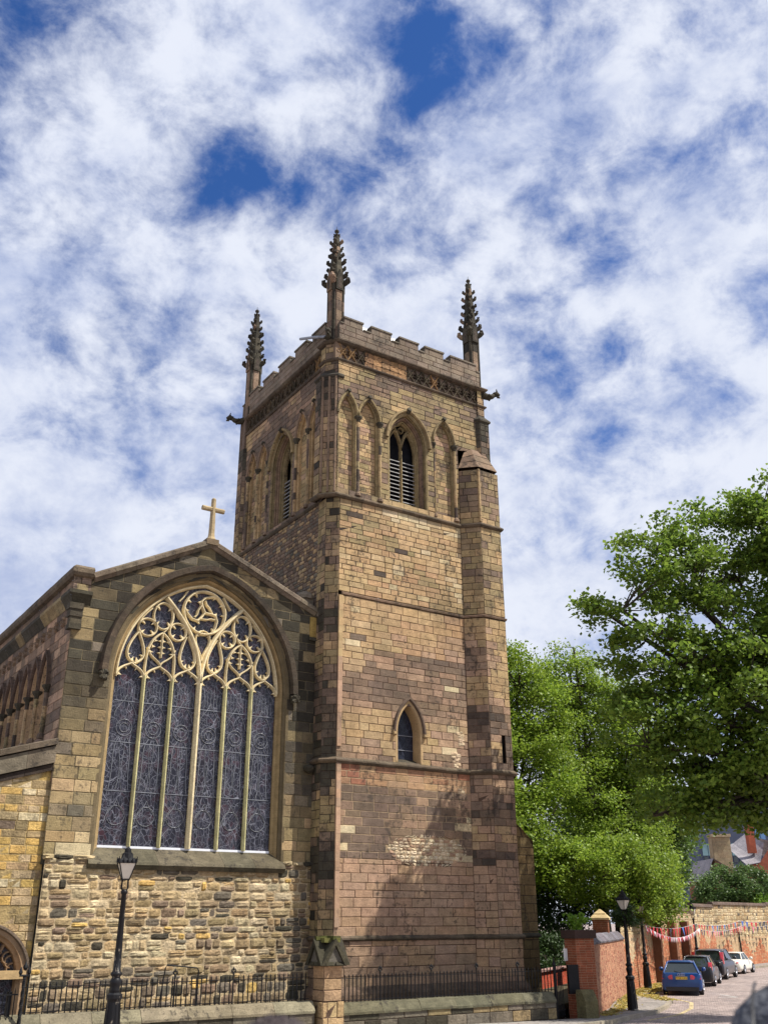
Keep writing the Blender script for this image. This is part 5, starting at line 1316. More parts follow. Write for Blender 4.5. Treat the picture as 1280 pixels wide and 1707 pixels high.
# great tree on the right, trunk just outside the frame
tree('huge dark green sycamore reaching in from the right edge over the street', (17.6, -9.6, -.1), .5, (17.5, -9.5, 7.4),
     [((9.1, -5.4, 14.3), (1.3, 1.3, 1.1)), ((11.4, -6.4, 15.9), (2.3, 2.2, 1.9)), ((15.1, -7.0, 17.3), (3.0, 2.9, 2.2)), ((10.5, -6.4, 12.3), (2.2, 2.1, 1.9)), ((13.1, -7.5, 13.3), (3.0, 2.9, 2.7)),
      ((9.9, -6.3, 9.5), (1.9, 1.9, 1.7)), ((11.6, -7.3, 8.9), (2.4, 2.3, 2.0)), ((13.7, -8.5, 10.8), (3.1, 3.0, 2.7)), ((11.4, -6.3, 7.2), (1.6, 1.5, 1.1)), ((13.3, -7.5, 7.2), (1.9, 1.8, 1.2)),
      ((16.9, -9.4, 17.4), (3.4, 3.4, 3.2)), ((16.6, -10.4, 12.4), (3.0, 3.0, 3.0)), ((13.2, -7.2, 8.0), (2.2, 2.1, 1.2)), ((12.0, -6.6, 6.5), (1.7, 1.5, .7)), ((14.6, -7.9, 6.4), (1.6, 1.5, .7)), ((10.6, -6.0, 6.6), (1.3, 1.3, .8)), ((10.0, -5.4, 7.9), (1.3, 1.3, 1.1)), ((15.6, -8.0, 7.8), (2.5, 2.4, 1.7))],
     640, 72000, .185, ML_big, 11, None, spread=.34, flat=.55, name='sycamore_tree', shell=.3, limbs=14)
tree('tall bright lime green tree directly right of the church tower', (21.5, 15.5, .3), .4, (21.2, 15.0, 5),
     [((19.6, 13.6, 15.6), (3.0, 3.0, 3.2)), ((22.6, 14.4, 14.6), (3.0, 3.0, 3.4)), ((20.6, 12.9, 10.6), (3.6, 3.4, 3.2)), ((17.6, 11.9, 7.6), (2.4, 2.6, 2.4)), ((20.2, 11.6, 6.2), (2.8, 2.6, 2.0))], 300, 70000, .17, ML_lime, 21, TG, spread=.5, flat=.65, shell=.35, name='lime_tree')
tree('tall lime green tree with domed top between the tower and the sycamore', (28.5, 15.4, .3), .4, (28.2, 15, 6),
     [((26.6, 14.4, 17.6), (2.5, 2.5, 2.6)), ((28.6, 14.2, 14.2), (3.6, 3.4, 3.8)), ((27.8, 12.9, 10.0), (3.8, 3.4, 3.4)), ((31.5, 15.4, 12.0), (3.6, 3.4, 4.6))], 280, 60000, .17, ML_lime, 22, TG, spread=.5, flat=.65, shell=.35, name='lime_tree')
tree('low bright green tree drooping over the street wall above the blue car', (24.0, 9.9, .3), .25, (23.6, 9.4, 3.2),
     [((22.2, 8.4, 5.6), (2.3, 2.2, 1.5)), ((24.6, 9.0, 5.3), (2.4, 2.2, 1.7)), ((26.8, 10.4, 4.9), (2.3, 1.9, 1.6)), ((23.2, 8.2, 3.9), (1.7, 1.5, .9)), ((27.4, 10.4, 3.7), (1.6, 1.3, .9)), ((20.6, 8.4, 5.2), (1.7, 1.7, 1.4)), ((25.6, 9.6, 3.9), (1.8, 1.2, .8)), ((28.6, 11.6, 5.8), (2.0, 1.8, 1.8)), ((29.6, 12.4, 4.4), (1.5, 1.2, 1.1)), ((26.6, 11, 7.2), (2.2, 2, 1.6))], 270, 52000, .15, ML_lime, 23, TG, spread=.36, flat=.75, shell=.75, name='lime_tree')
tree('mid green tree filling the gap under the sycamore beyond the wall', (34.5, 19.5, .3), .35, (34.2, 19, 5),
     [((32.5, 17.6, 9.6), (3.8, 3.6, 3.4)), ((36.5, 18.8, 9.2), (3.6, 3.4, 3.0)), ((34.0, 17.2, 6.4), (3.0, 2.6, 1.8)), ((37.5, 19.5, 8.4), (2.6, 2.2, 2.6)), ((40, 20.5, 8.0), (2.4, 2, 2.2)), ((39.5, 20, 5.6), (1.6, 1.4, 1.3))], 280, 42000, .22, leafmat('mid green leaves', (.05, .10, .02), (.12, .2, .03)), 24, TG, spread=.6, name='lime_tree')
tree('dark understory tree right of the buttress, churchyard shade put into its leaf colour', (18.6, 12.9, .3), .35, (18.4, 12.6, 3.2),
     [((17.8, 12.9, 5.4), (2.6, 2.4, 2.6)), ((20.8, 13.9, 4.6), (2.6, 2.4, 2.4)), ((23.4, 15.2, 4.4), (2.6, 2.4, 2.4)), ((27, 17, 5), (3, 2.6, 3))], 150, 26000, .16, ML_dark, 25, TG, spread=.5, name='shaded_understory')  # understory foliage, its dark leaf colour stands for shade under the trees
tree('clipped round green shrub on top of the street wall under the houses', (59.3, 30.0, 1.0), .2, (59.3, 29.8, 3.2),
     [((58.0, 30.0, 5.4), (2.8, 2.2, 1.8)), ((60.6, 29.0, 5.7), (2.8, 2.2, 1.8)), ((63.0, 28.4, 5.2), (1.8, 1.5, 1.5)), ((56.4, 30.4, 4.9), (1.8, 1.5, 1.5))], 110, 16000, .2, leafmat('shrub leaves', (.06, .11, .03), (.12, .19, .05)), 26, None, spread=.4, name='shrub', cat='shrub')
tree('small yellow-green shrub above the wall coping at the right edge', (60.5, 27.0, 3.4), .05, (60.5, 27.0, 3.8),
     [((60.2, 27.2, 4.35), (1.5, .8, .5))], 34, 3500, .16, ML_fern, 27, None, spread=.28, name='shrub', cat='shrub')
tree('leafy dark bush in the churchyard beside the headstone', (16.9, 7.6, .4), .08, (16.9, 7.6, 1.0),
     [((16.2, 7.2, 1.5), (1.3, 1.1, .9)), ((18.6, 8.4, 1.5), (1.4, 1.1, 1.0)), ((14.6, 6.4, 1.4), (1.0, .9, .8))], 70, 9000, .13, ML_dark, 28, None, spread=.3, name='bush', cat='bush')
tree('small dark leafy mass hanging under the lantern of the pavement lamp', (12.25, -1.9, 2.2), .02, (12.3, -1.85, 2.9),
     [((12.35, -1.8, 3.05), (.42, .42, .45)), ((12.15, -1.9, 2.65), (.25, .25, .35))], 26, 2600, .09, ML_dark, 29, None, spread=.12, name='hanging_greenery', cat='plant')
# fern on the gate pier
e = empty('fern', (9.0, -2.5, 2.45)); tag(e, 'bright green fern sprouting above the brick wall beside the gate pier', 'fern'); rs = np.random.RandomState(5); P_ = []
for k in range(22):
    a = rs.uniform(0, 2*math.pi); L_ = rs.uniform(.7, 1.05); ri = rs.uniform(.25, .8)
    for t in np.linspace(.08, 1, 16):
        for s in (-1, 1):
            P_.append([9.0+math.cos(a)*L_*t*ri - s*math.sin(a)*.07*(1.1-t), -2.5+math.sin(a)*L_*t*ri + s*math.cos(a)*.07*(1.1-t), 2.4+L_*math.sin(t*1.9)*.85*(1-.2*ri)])
V, F_ = leaves(np.array(P_), .11, rs, .2); npmesh('fronds', V, F_, ML_fern, e, (9.0, -2.5, 2.45))
mb = MB()
for k in range(10): a = k*.63; mb.tube([(9.1, -2.6, 2.25), (9.1+.2*math.cos(a), -2.6+.2*math.sin(a), 2.7)], [.012, .004], 4)
fin(mb, 'stems', M_bark, e)
# ground cover: fallen leaves and weeds along the wall foot and kerb
rs = np.random.RandomState(9); P_ = []
for a, b, n_, wd_ in (((8.6, -3.9), (13.2, -.4), 500, .25), ((13.2, -.4), (19.6, 5.4), 700, .35), ((17.8, 4.4), (22.8, 7.4), 2600, .8), ((20.5, 5.6), (27, 9.6), 1800, .8), ((17.2, .8), (19.2, 4.0), 700, .35)):
    t = rs.uniform(0, 1, n_); x = a[0]+(b[0]-a[0])*t+rs.normal(size=n_)*wd_*.6; y = a[1]+(b[1]-a[1])*t+rs.normal(size=n_)*wd_*.6
    P_ += [(x[i], y[i], gz(x[i], y[i])+.125) for i in range(n_)]
V, F_ = leaves(np.array(P_), .11, rs, 2.5); tag(npmesh('fallen_leaves', V, F_, leafmat('yellow fallen leaves', (.40, .26, .05), (.30, .28, .07), .2), None, (0, 0, 0)), 'yellow fallen leaves strewn over the pavement by the wall', 'fallen leaves', kind='stuff')

# ================================================================== CARS
M_tyre = simple('tyre rubber', (.015, .015, .016), .8, 0, .2, 20); M_rim = simple('alloy', (.5, .5, .52), .3, .8, .1, 10)
M_cglass = simple('car glass', (.02, .028, .03), .06, 0, .1, 3, .8); M_red = simple('red lamp lens', (.45, .015, .03), .2, 0, .2, 8, .6, coat=.5)
M_trim = simple('black trim', (.015, .015, .017), .5, 0, .1, 8)
def paint(n, c): return simple(n, c, .35, .0, .04, 2, .4, 0, .45)
def car(name, label, loc, heading, spec, mat, plate=True):
    """heading = compass bearing the nose points to; local +y is the nose, origin under the rear bumper centre"""
    e = empty(name, (loc[0], loc[1], loc[2]), -heading); tag(e, label, 'car', 'cars parked along the wall')
    W, Lg, H = spec['W'], spec['L'], spec['H']; gc, belt = spec.get('gc', .2), spec['belt']
    st = spec['body']      # [(y, z_low, z_top, half width)]
    mb = MB(); rings = []
    for (y, zl, zt, hw) in st:
        rings.append([(-hw*.92, y, zl), (-hw, y, zl+.12), (-hw, y, zl+(zt-zl)*.55), (-hw*.95, y, zt-.05), (-hw*.80, y, zt), (hw*.80, y, zt), (hw*.95, y, zt-.05), (hw, y, zl+(zt-zl)*.55), (hw, y, zl+.12), (hw*.92, y, zl)])
    mb.loft(rings); b = mb.build('body', mat, e, False)
    sub(b)
    # greenhouse: glass shell with painted roof
    g = spec['house']      # [(y, z, half width)] rear foot, rear top, front top, front foot
    (y0, z0, w0), (y1, z1, w1), (y2, z2, w2_), (y3, z3, w3) = g
    mb = MB(); zb_ = belt-.02
    A = [(-w0, y0, z0), (w0, y0, z0)]; B = [(-w1, y1, z1), (w1, y1, z1)]; C_ = [(-w2_, y2, z2), (w2_, y2, z2)]; D_ = [(-w3, y3, z3), (w3, y3, z3)]
    ins = .03
    mb.poly([A[0], A[1], B[1], B[0]]); mb.poly([D_[1], D_[0], C_[0], C_[1]])
    for s in (0, 1): q = [A[s], B[s], C_[s], D_[s]]; mb.poly(q if s else q[::-1])
    mb.build('windows', M_cglass, e)
    mb = MB(); th = .035
    def strip(p, q, r_=.03): mb.tube([p, q], r_, 6)
    for s in (0, 1): strip(A[s], B[s], spec.get('pil', .045)); strip(C_[s], D_[s], .035); strip(B[s], C_[s], .035)
    ym = (y1+y2)/2
    for s in (-1, 1):
        strip((s*w1*1.0, ym, z1), (s*(w0+.02), ym+.1, belt), .03)
        if spec.get('rearq'): strip((s*w1, y1+.75, z1), (s*(w0+.01), y1+.6, belt), .03)
    mb.loft([[(-w1, y1-.05, z1-.01), (-w1*.7, y1-.06, z1+.035), (w1*.7, y1-.06, z1+.035), (w1, y1-.05, z1-.01)], [(-(w1+w2_)/2, (y1+y2)/2, z1+.02), (-w1*.7, (y1+y2)/2, z1+.075), (w1*.7, (y1+y2)/2, z1+.075), ((w1+w2_)/2, (y1+y2)/2, z1+.02)], [(-w2_, y2, z2-.01), (-w2_*.7, y2, z2+.03), (w2_*.7, y2, z2+.03), (w2_, y2, z2-.01)]], closed=True)
    sub(mb.build('roof', mat, e))
    for s in (-1, 1):
        for yw in spec['axles']:
            x = s*(W/2-.10); r_ = spec.get('wr', .31); wnm = MB()
            wnm.V = []; pts = [(x-s*.10, yw, r_), (x+s*.11, yw, r_)]
            wnm.tube([Vector(pts[0]), Vector(pts[0]).lerp(Vector(pts[1]), .12), Vector(pts[0]).lerp(Vector(pts[1]), .9), Vector(pts[1])], [r_*.93, r_, r_, r_*.93], 20)
            tw = wnm.build('wheel', M_tyre, e)
            rm = MB(); rm.tube([(x+s*.108, yw, r_), (x+s*.118, yw, r_)], [r_*.66, r_*.6], 16)
            for k in range(5):
                a = R(72*k); rm.tube([(x+s*.12, yw, r_), (x+s*.125, yw+r_*.6*math.cos(a), r_+r_*.6*math.sin(a))], [.04, .03], 4)
            rm.build('rim', M_rim, tw)
    yb = st[0][0]
    for s in (-1, 1):
        for (x0, x1, z0_, z1_, yy, d_) in spec['lights']:
            mb = MB(); a, b_ = s*x0, s*x1; mb.loft([[(a, yy-d_, z0_), (b_, yy+.0, z0_+.01), (b_, yy+.10, z1_-.01), (a, yy-d_+.03, z1_)], [(a, yy+.12, z0_), (b_, yy+.25, z0_), (b_, yy+.25, z1_), (a, yy+.12, z1_)]]); mb.build('tail_light', M_red, e)
        mb = MB(); mx_ = s*(W/2+.1); my = g[3][0]-.45; mb.lathe((mx_, my, belt+.08), [(.03, -.08), (.1, -.06), (.11, .02), (.09, .08), (.02, .1)], 8); mb.build('wing_mirror', spec.get('mm', mat), e, True)
        mb = MB(); yn = st[-1][0]; mb.tube([(s*W*.33, yn-.12, belt-.28), (s*W*.33, yn+.0, belt-.3)], [.12, .1], 10); mb.build('headlight', M_lampglass, e)
    zp = spec['plate']; mb = MB(); mb.box((-.26, spec.get('py', yb)-.02, zp), (.26, spec.get('py', yb)+.005, zp+.115)); pl = mb.build('number_plate', M_plate, e)
    cu = bpy.data.curves.new('plate_text', 'FONT'); cu.body = spec.get('text', 'FV58 LXG'); cu.size = .115; cu.align_x = 'CENTER'; cu.extrude = .001; cu.space_character = 1.05
    t_ = bpy.data.objects.new('plate_text', cu); COL.objects.link(t_); dg = bpy.context.evaluated_depsgraph_get(); me = bpy.data.meshes.new_from_object(t_.evaluated_get(dg)); bpy.data.objects.remove(t_)
    me.materials.append(M_trim); t2 = bpy.data.objects.new('plate_text', me); COL.objects.link(t2); t2.parent = pl; t2.location = (0, spec.get('py', yb)-.024, zp+.02); t2.rotation_euler = (R(90), 0, 0)
    mb = MB(); (yl, zl, zt, hw) = st[0]; mb.box((-hw*.92, yb-.03, gc), (hw*.92, yb+.3, gc+.16)); 
    for s in (-1, 1): mb.box((s*hw*.55-.12, yb-.045, gc+.04), (s*hw*.55+.12, yb-.02, gc+.09))
    mb.build('rear_skirt', M_trim, e)
    if spec.get('wiper', True):
        mb = MB(); a, b_ = Vector(((0), (y0+.02), z0+.03)), Vector((-.3, y0+(y1-y0)*.25-.01, z0+(z1-z0)*.25)); mb.tube([a-Vector((0, .03, 0)), b_-Vector((0, .03, 0))], .012, 4); mb.build('rear_wiper', M_trim, e)
    if spec.get('rings'):
        mb = MB()
        for k in range(4): mb.tube([(-.115+.077*k+.05*math.cos(R(a)), yb-.028, spec['rings']+.05*math.sin(R(a))) for a in range(0, 361, 30)], .008, 5, None, False)
        mb.build('badge', M_rim, e)
    return e
def sub(o):
    md = o.modifiers.new('bevel', 'BEVEL'); md.width = .045; md.segments = 3; md.limit_method = 'ANGLE'; md.angle_limit = R(25); md.harden_normals = False
    o.data.polygons.foreach_set('use_smooth', [True]*len(o.data.polygons))
M_plate = simple('yellow plate', (.75, .52, .06), .5, 0, .05, 5)
blue = paint('blue car paint', (.003, .045, .19)); blk = paint('black car paint', (.012, .013, .016)); dkc = paint('charcoal car paint', (.016, .016, .022)); wht = paint('cream white car paint', (.68, .66, .58))
estate = dict(W=1.83, L=4.7, H=1.44, belt=.93, axles=(1.0, 3.8), wr=.32, plate=.70, rings=.93-.03, rearq=True, text='FV58 LXG', gc=.22,
   body=[(0.0, .26, .72, .80), (.06, .22, .98, .90), (.9, .20, .97, .915), (3.2, .20, .95, .915), (4.0, .2, .86, .90), (4.6, .26, .70, .80)],
   house=[(.08, .95, .80), (.60, 1.40, .60), (2.6, 1.40, .58), (3.5, .94, .72)], lights=[(.40, .88, .70, .88, .03, .05)], py=-.02)
car('parked_car', 'blue estate car with yellow plate, nearest of the parked cars', (21.5, 3.75, -.28), R(50.5), estate, blue)
hatch = dict(W=1.75, L=4.1, H=1.48, belt=.95, axles=(.75, 3.3), wr=.31, plate=.62, text='YK07 VNO', gc=.22,
   body=[(0, .26, .86, .78), (.08, .22, 1.0, .86), (.9, .2, .98, .875), (2.8, .2, .95, .875), (3.5, .2, .86, .84), (4.05, .28, .68, .72)],
   house=[(.10, .97, .74), (.55, 1.42, .56), (2.1, 1.45, .56), (3.0, .95, .70)], lights=[(.66, .84, .78, 1.18, .1, .06)], py=-.02)
car('parked_car', 'black hatchback squeezed between the blue car and the tall people carrier', (27.7, 8.1, -.3), R(57), hatch, blk)
mpv = dict(W=1.86, L=4.8, H=1.62, belt=1.02, axles=(.85, 3.75), wr=.34, plate=.62, text='FX56 KDU', rearq=True, gc=.24,
   body=[(0, .28, .95, .84), (.08, .24, 1.06, .92), (.9, .22, 1.05, .93), (3.3, .22, 1.02, .93), (4.2, .22, .92, .88), (4.75, .3, .72, .76)],
   house=[(.10, 1.03, .82), (.40, 1.56, .68), (2.7, 1.60, .66), (3.7, 1.02, .78)], lights=[(.74, .92, .85, 1.5, .14, .05)], py=-.02)
car('parked_car', 'charcoal people carrier with tall red tail lights, behind the black hatchback', (33.3, 11.9, -.3), R(62), mpv, dkc)
coupe = dict(W=1.66, L=3.7, H=1.25, belt=.82, axles=(.75, 2.95), wr=.29, plate=.50, text='L44 FGR', wiper=False, gc=.2,
   body=[(-.04, .28, .52, .58), (.03, .24, .66, .70), (.18, .21, .77, .77), (.55, .2, .88, .82), (1.6, .2, .85, .82), (2.6, .2, .82, .81), (3.2, .22, .74, .76), (3.65, .3, .58, .6)],
   house=[(.62, .87, .70), (1.05, 1.22, .55), (1.9, 1.26, .55), (2.6, .83, .66)], lights=[(.50, .66, .60, .72, .04, .04)], py=-.02)
wc = car('parked_car', 'small rounded cream white coupe, farthest of the parked cars', (39.6, 15.4, -.3), R(67), coupe, wht)

# ================================================================== BUNTING
def bunting(label, pts, n, cols, size, seed, sag=.3):
    rg = random.Random(seed); P = []
    for (a, b) in zip(pts[:-1], pts[1:]):
        A, B = Vector(a), Vector(b)
        for k in range(12):
            t = k/12; p = A.lerp(B, t); p.z -= sag*4*t*(1-t); P.append(p)
    P.append(Vector(pts[-1])); e = empty('bunting', P[0]); tag(e, label, 'bunting')
    mb = MB(); mb.tube(P, .006, 4); fin(mb, 'cord', mats_b[3], e)
    acc_ = [0]
    for a, b in zip(P[:-1], P[1:]): acc_.append(acc_[-1]+(b-a).length)
    for i in range(n):
        s = acc_[-1]*(i+.5)/n; k = max(0, min(len(P)-2, int(np.searchsorted(acc_, s))-1)); t = (s-acc_[k])/(acc_[k+1]-acc_[k]); p = P[k].lerp(P[k+1], t); d = (P[k+1]-P[k]).normalized()
        mb = MB(); q = Vector((-d.y, d.x, 0))*rg.uniform(-.08, .08)
        A, B, C_ = p-d*size*.42, p+d*size*.42, p-UPV*size+q; nn = Vector((-d.y, d.x, 0))*.004
        mb.loft([[A, B, C_], [A+nn, B+nn, C_+nn]]); fin(mb, 'flag', mats_b[cols[rg.randrange(len(cols))]], e)
mats_b = [simple('red cloth', (.45, .02, .03), .8), simple('navy cloth', (.03, .035, .07), .8), simple('pink cloth', (.65, .22, .28), .8), simple('white cloth', (.7, .68, .68), .8), simple('blue cloth', (.05, .12, .4), .8)]
bunting('long string of red and navy flags stretched along the street wall', [(23.1, 7.2, 2.75), (34.9, 13.8, 2.75), (48.7, 21.1, 2.9), (56, 23.0, 3.1)], 44, [0, 0, 1, 0, 1, 4], .5, 1, .22)
bunting('second string of red and dark flags hanging just under the longer one', [(34.9, 13.7, 2.45), (48.7, 21.0, 2.55), (56, 22.9, 2.9)], 28, [0, 0, 1, 1, 2], .46, 2, .25)
bunting('short frilly pink and white bunting sagging by the leaf-hidden lamp', [(23.1, 7.1, 2.7), (34.9, 13.5, 2.5)], 60, [2, 3, 3, 0], .26, 3, .55)

# ================================================================== HOUSES BEHIND
hs = empty('stone_house', (72.5, 41, 0)); tag(hs, 'stone house with big pale chimney and sloping roof beyond the shrub', 'house')
U = rt0.copy(); Ff = f0.copy()
def B3(mb, X0, X1, D0, D1, z0, z1, c): # box in street-aligned axes
    P = [CAM.xy.to_3d()+U*x+Ff*d+UPV*z for z in (z0, z1) for x, d in ((X0, D0), (X1, D0), (X1, D1), (X0, D1))]; i = [mb.v(p) for p in P]
    for f in ((3,2,1,0),(4,5,6,7),(0,1,5,4),(1,2,6,5),(2,3,7,6),(3,0,4,7)): mb.face([i[k] for k in f], c)
def bx(px, D): return (px+14-640)/1738*D
c_ = Fr(CAM.xy.to_3d()+Ff*109.6+U*bx(1183, 110), U, -Ff); mb = MB(); wch = bx(1213, 110)-bx(1183, 110)
blocks(mb, c_, 6.5, 11.2, lambda z: [(0, wch)], (.25, .35), (.4, .7), lambda x, z, g: vary(lin(170,150,118), g, .12), 500, MORTL); B3(mb, bx(1183, 110), bx(1213, 110), 109.7, 111, 6.5, 11.2, lin(170,150,118)); B3(mb, bx(1182, 110), bx(1214.5, 110), 109.4, 111.2, 11.2, 11.5, lin(180,160,130))
fin(mb, 'chimney', M_brick, hs)
M_slate = groundmat('slate roof', (.22, .20, .21), (.28, .255, .26), .5, .3, .01, (.12, .11, .12), .7, angle=0)
def ridge_roof(mb, X0, X1, Xr, D0, D1, ze, zr, ov=.3):
    o = CAM.xy.to_3d()
    P = lambda x, d, z: o+U*x+Ff*d+UPV*z
    for D in (0,):
        mb.poly([P(X0, D0, ze), P(X0, D1, ze), P(Xr, D1, zr), P(Xr, D0, zr)][::-1]); mb.poly([P(X1, D0, ze), P(X1, D1, ze), P(Xr, D1, zr), P(Xr, D0, zr)])
mb = MB(); ridge_roof(mb, bx(1160, 110), bx(1236, 110), bx(1178, 110), 109, 116, 6.8, 9.0); fin(mb, 'roof', M_slate, hs)
mb = MB(); B3(mb, bx(1162, 110), bx(1234, 110), 110.5, 115.5, 0, 6.8, lin(150,96,70)); fin(mb, 'wall', M_brick, hs)
hb = empty('brick_house', (80.5, 42.5, 0)); tag(hb, 'red brick house with grey slate roof and brick chimney at the right edge', 'house')
mb = MB(); o = CAM.xy.to_3d(); Pq = lambda px, z, d=115: o+U*bx(px, 115)+Ff*d+UPV*z
mb.poly([Pq(1238, 8.6), Pq(1262, 8.9), Pq(1290, 11.2, 118), Pq(1290, 12.6, 124), Pq(1266, 11.5, 124), Pq(1252, 11.2, 124)]); mb.poly([Pq(1290, 12.6, 124), Pq(1340, 8, 124), Pq(1340, 8, 116), Pq(1290, 11.2, 116)]); fin(mb, 'roof', M_slate, hb)
mb = MB(); mb.poly([Pq(1240, 0, 115.4), Pq(1330, 0, 115.4), Pq(1330, 8, 115.4), Pq(1290, 11, 115.4), Pq(1262, 8.8, 115.4), Pq(1240, 8.6, 115.4)], lin(158,92,72)); mb.poly([Pq(1240, 0, 115.4), Pq(1240, 8.6, 115.4), Pq(1240, 8.6, 124), Pq(1240, 0, 124)], lin(150,88,70)); fin(mb, 'wall', M_brick, hb)
mb = MB(); B3(mb, bx(1253, 116), bx(1264, 116), 117, 118, 10, 13.0, lin(176,96,70)); B3(mb, bx(1252.4, 116), bx(1264.6, 116), 116.9, 118.1, 13.0, 13.2, lin(190,120,90)); fin(mb, 'chimney', M_brick, hb)
mb = MB(); B3(mb, bx(1226, 116), bx(1239, 116), 118, 124, 0, 8.6, (.6, .62, .68)); fin(mb, 'white_gable', M_flash, hb)
o_ = None
of = empty('office_block', (118, 72, 0)); tag(of, 'dark blue glass office block glimpsed between the houses and the tree', 'building')
mb = MB(); B3(mb, bx(1120, 160), bx(1256, 160), 160, 175, 0, 21, (.045, .06, .10)); B3(mb, bx(1256, 160), bx(1330, 160), 162, 175, 0, 22, (.03, .045, .08)); fin(mb, 'cladding', simple('dark cladding', (.05, .065, .11), .5, 0, .1, .6), of)
M_ogl = simple('office glass', (.16, .28, .30), .12, 0, .3, .3, .8); M_ogb = simple('blue office glass', (.10, .22, .42), .1, 0, .3, .2, .8)
for i in range(9):
    x0 = bx(1166+i*10, 160); x1 = bx(1175+i*10, 160); mb = MB(); B3(mb, x0, x1, 159.9, 160.02, 12.2, 14.0, (.2, .3, .3)); w_ = fin(mb, 'window', M_ogl, of)
    mb = MB(); B3(mb, x0+.1, x1-.1, 159.85, 160.01, 11.2, 12.05, (.02, .03, .04)); fin(mb, 'lower_pane', M_cglass, w_)
for i in range(3):
    for j in range(3):
        mb = MB(); B3(mb, bx(1258+i*9, 160), bx(1266+i*9, 160), 161.8, 162.05, 12.5+j*2.2, 14.3+j*2.2, (.1, .2, .4)); fin(mb, 'window', M_ogb, of)

# ================================================================== ONLOOKERS
M_skin = simple('skin', (.48, .28, .20), .55, 0, .06, 20); M_hair = simple('dark brown hair', (.035, .022, .022), .55, 0, .5, 60, .4, .01); M_coat = simple('dark grey jacket', (.075, .08, .095), .75, 0, .5, 7, .3, .12); M_navy = simple('dark trousers', (.025, .03, .045), .85)
def person(loc, heading, height, label, coat, hood_, seed):
    e = empty('person', loc, heading); tag(e, label, 'person', 'onlookers in front of the camera'); k = height/1.75
    J = {'pel': (0, 0, .98), 'waist': (0, 0, 1.12), 'chest': (0, .01, 1.32), 'neckb': (0, 0, 1.46), 'neck': (0, .01, 1.53), 'head0': (0, .02, 1.60), 'head1': (0, .015, 1.68)}
    rad = {'pel': .155, 'waist': .135, 'chest': .165, 'neckb': .085, 'neck': .058, 'head0': .075, 'head1': .085}
    E_ = [('pel', 'waist'), ('waist', 'chest'), ('chest', 'neckb'), ('neckb', 'neck'), ('neck', 'head0'), ('head0', 'head1')]
    for s, n_ in ((-1, 'l'), (1, 'r')):
        for nm, p, r_ in (('hip', (s*.1, 0, .92), .105), ('knee', (s*.11, .02, .5), .065), ('ank', (s*.11, -.01, .09), .045), ('toe', (s*.12, .16, .04), .04), ('sh', (s*.17, 0, 1.42), .075), ('elb', (s*.26, -.02, 1.14), .05), ('wr', (s*.24, .12, .92), .035), ('palm', (s*.235, .15, .86), .036)):
            J[nm+n_] = p; rad[nm+n_] = r_
        E_ += [('pel', 'hip'+n_), ('hip'+n_, 'knee'+n_), ('knee'+n_, 'ank'+n_), ('ank'+n_, 'toe'+n_), ('chest', 'sh'+n_), ('sh'+n_, 'elb'+n_), ('elb'+n_, 'wr'+n_), ('wr'+n_, 'palm'+n_)]
    names = list(J)
    def skin(nm, keys, edges, scale, mat, lv=2, extra=None):
        ks = [q for q in names if q in keys]; me = bpy.data.meshes.new(nm); me.from_pydata([tuple(c*k for c in J[q]) for q in ks], [(ks.index(a), ks.index(b)) for a, b in edges if a in ks and b in ks], [])
        o = bpy.data.objects.new(nm, me); COL.objects.link(o); o.parent = e; md = o.modifiers.new('skin', 'SKIN'); sv = me.skin_vertices[0].data
        for i, q in enumerate(ks): r_ = rad[q]*k*scale; sv[i].radius = (r_, r_*(.72 if q in ('pel', 'waist', 'chest') else 1.0)); sv[i].use_root = (i == 0)
        md.use_smooth_shade = True; s_ = o.modifiers.new('sub', 'SUBSURF'); s_.levels = lv; s_.render_levels = lv; me.materials.append(mat); return o
    body = skin('body', set(names), E_, 1.0, M_skin)
    up_k = {q for q in names if q.startswith(('pel', 'waist', 'chest', 'neckb', 'sh', 'elb', 'wr'))}; skin('jacket', up_k, E_, 1.16, coat)
    lo_k = {q for q in names if q.startswith(('pel', 'hip', 'knee', 'ank'))}; skin('trousers', lo_k, E_, 1.13, M_navy)
    lo = MB()
    for s in (-1, 1): lo.loft([[(s*.115*k+dx*k, dy*k, z*k) for dx, dy in ((-.045, -.07), (.045, -.07), (.055, .12), (.02, .2), (-.035, .2), (-.05, .12))] for z in (0, .05, .085)])
    lo.build('shoes', M_trim, e)
    # five fingers on each hand
    fg = MB()
    for s in (-1, 1):
        for i, (dy, L_) in enumerate(((-.03, .062), (-.01, .075), (.01, .08), (.03, .073))):
            p = Vector((s*.235, .15+dy, .835))*k; fg.tube([p, p+Vector((0, .008, -L_*.5))*k, p+Vector((-s*.012, .02, -L_))*k], [.0095, .009, .007], 6)
        p = Vector((s*.23, .19, .87))*k; fg.tube([p, p+Vector((-s*.01, .025, -.02))*k, p+Vector((-s*.015, .035, -.05))*k], [.011, .010, .008], 6)
    fg.build('fingers', M_skin, e, True)
    # head with face and hair
    def ell(c, r_, n1=20, n2=14, zlo=-1.0, mod=None):
        m_ = MB(); rg_ = []
        for j in range(n2+1):
            ph = math.asin(max(-1, zlo + (1-zlo)*j/n2)) if j else math.asin(zlo)
            rg_.append([(c[0]+r_[0]*math.cos(ph)*math.cos(2*math.pi*i/n1), c[1]+r_[1]*math.cos(ph)*math.sin(2*math.pi*i/n1)*(1 if mod is None else mod(ph)), c[2]+r_[2]*math.sin(ph)) for i in range(n1)])
        m_.loft(rg_); return m_
    zc = 1.645
    h = ell((0, .02*k, zc*k), (.077*k, .098*k, .115*k)); f_ = h
    f_.tube([(0, .115*k, (zc+.005)*k), (0, .135*k, (zc-.03)*k), (0, .118*k, (zc-.04)*k)], [.008, .013, .01], 6)
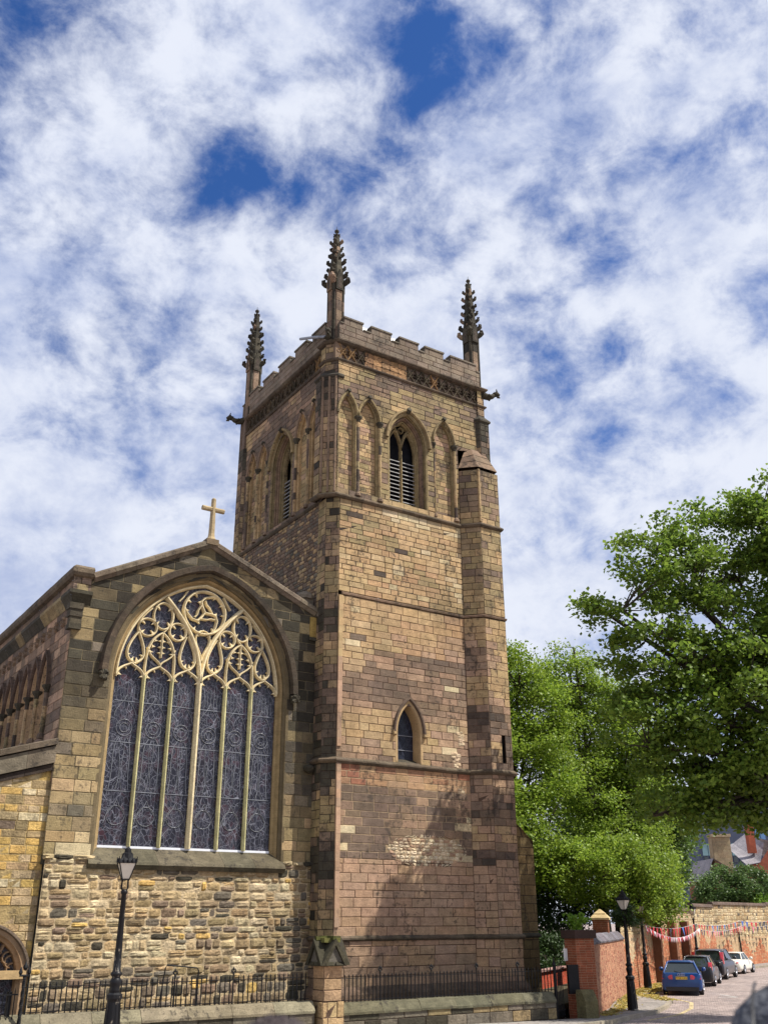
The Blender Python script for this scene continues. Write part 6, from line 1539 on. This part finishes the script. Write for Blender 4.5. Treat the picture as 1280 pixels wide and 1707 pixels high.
    for s in (-1, 1): f_.tube([(s*.078*k, .01*k, (zc-.03)*k), (s*.084*k, .0, (zc+.02)*k)], [.012, .018], 6)
    f_.build('face', M_skin, e, True)
    ey = MB()
    for s in (-1, 1): ey.lathe((s*.03*k, .106*k, (zc+.01)*k), [(.002, -.01), (.011, 0), (.002, .01)], 8)
    ey.build('eyes', M_trim, e, True)
    mo = MB(); mo.tube([(-.022*k, .106*k, (zc-.065)*k), (0, .114*k, (zc-.068)*k), (.022*k, .106*k, (zc-.065)*k)], .005, 5); mo.build('mouth', mats_b[2], e)
    hr = ell((0, -.004*k, (zc+.015)*k), (.092*k, .108*k, .125*k), 48, 20, -.55); rg = random.Random(seed)
    hr.V = [(x*(1+rg.uniform(-.025, .025)), y*(1+rg.uniform(-.025, .025)), z+rg.uniform(-.004, .004)) for x, y, z in hr.V]
    for i in range(160):
        a = rg.uniform(0, 6.28); t = rg.uniform(.1, 1.2); r0 = Vector((.09*math.cos(a)*math.sin(t), -.004+.106*math.sin(a)*math.sin(t), zc+.015+.126*math.cos(t)))*k
        hr.tube([r0, r0+Vector((rg.uniform(-.02, .02), rg.uniform(-.02, .02), -.02-.02*t))*k], [.006, .003], 4)
    hr.build('hair', M_hair, e, True)
    if hood_:
        hd = MB(); rg_ = []
        for j in range(11):
            t = j/10; ph = -1.0 + t*2.57; w_ = .178 + .01*math.sin(t*9)
            rg_.append([(w_*k*math.cos(ph)*math.cos(R(a)), (-.02+.165*math.cos(ph)*math.sin(R(a))*(1.12 if math.sin(R(a)) < 0 else .8))*k, (zc+.0+.19*math.sin(ph)+.012*math.sin(a*.1+j))*k) for a in range(0, 360, 15)])
        hd.loft(rg_); hd.build('hood', coat, e, True)
        sm = MB(); 
        for s in (-.5, .5): sm.tube([(s*.16*k, (-.02-.175*math.cos(t)*.85)*k, (zc+.195*math.sin(t))*k) for t in np.linspace(-.6, 1.5, 9)], .003, 5)
        sm.tube([(.153*k*math.cos(R(a)), (-.02-.187*math.sin(R(a)))*k, (zc+.02)*k) for a in range(10, 171, 16)], .003, 5); sm.build('hood_seam', M_trim, e)
gpz = gz(-16.93, -28.8)
person((-16.935, -28.84, gpz), R(-33), 1.715, 'onlooker whose dark brown hair just shows at the bottom edge centre', M_coat, False, 1)
person((-15.95, -29.04, gz(-15.9, -29.05)), R(-60), 1.685, 'onlooker in a dark grey jacket with hood up at the bottom right corner', M_coat, True, 2)
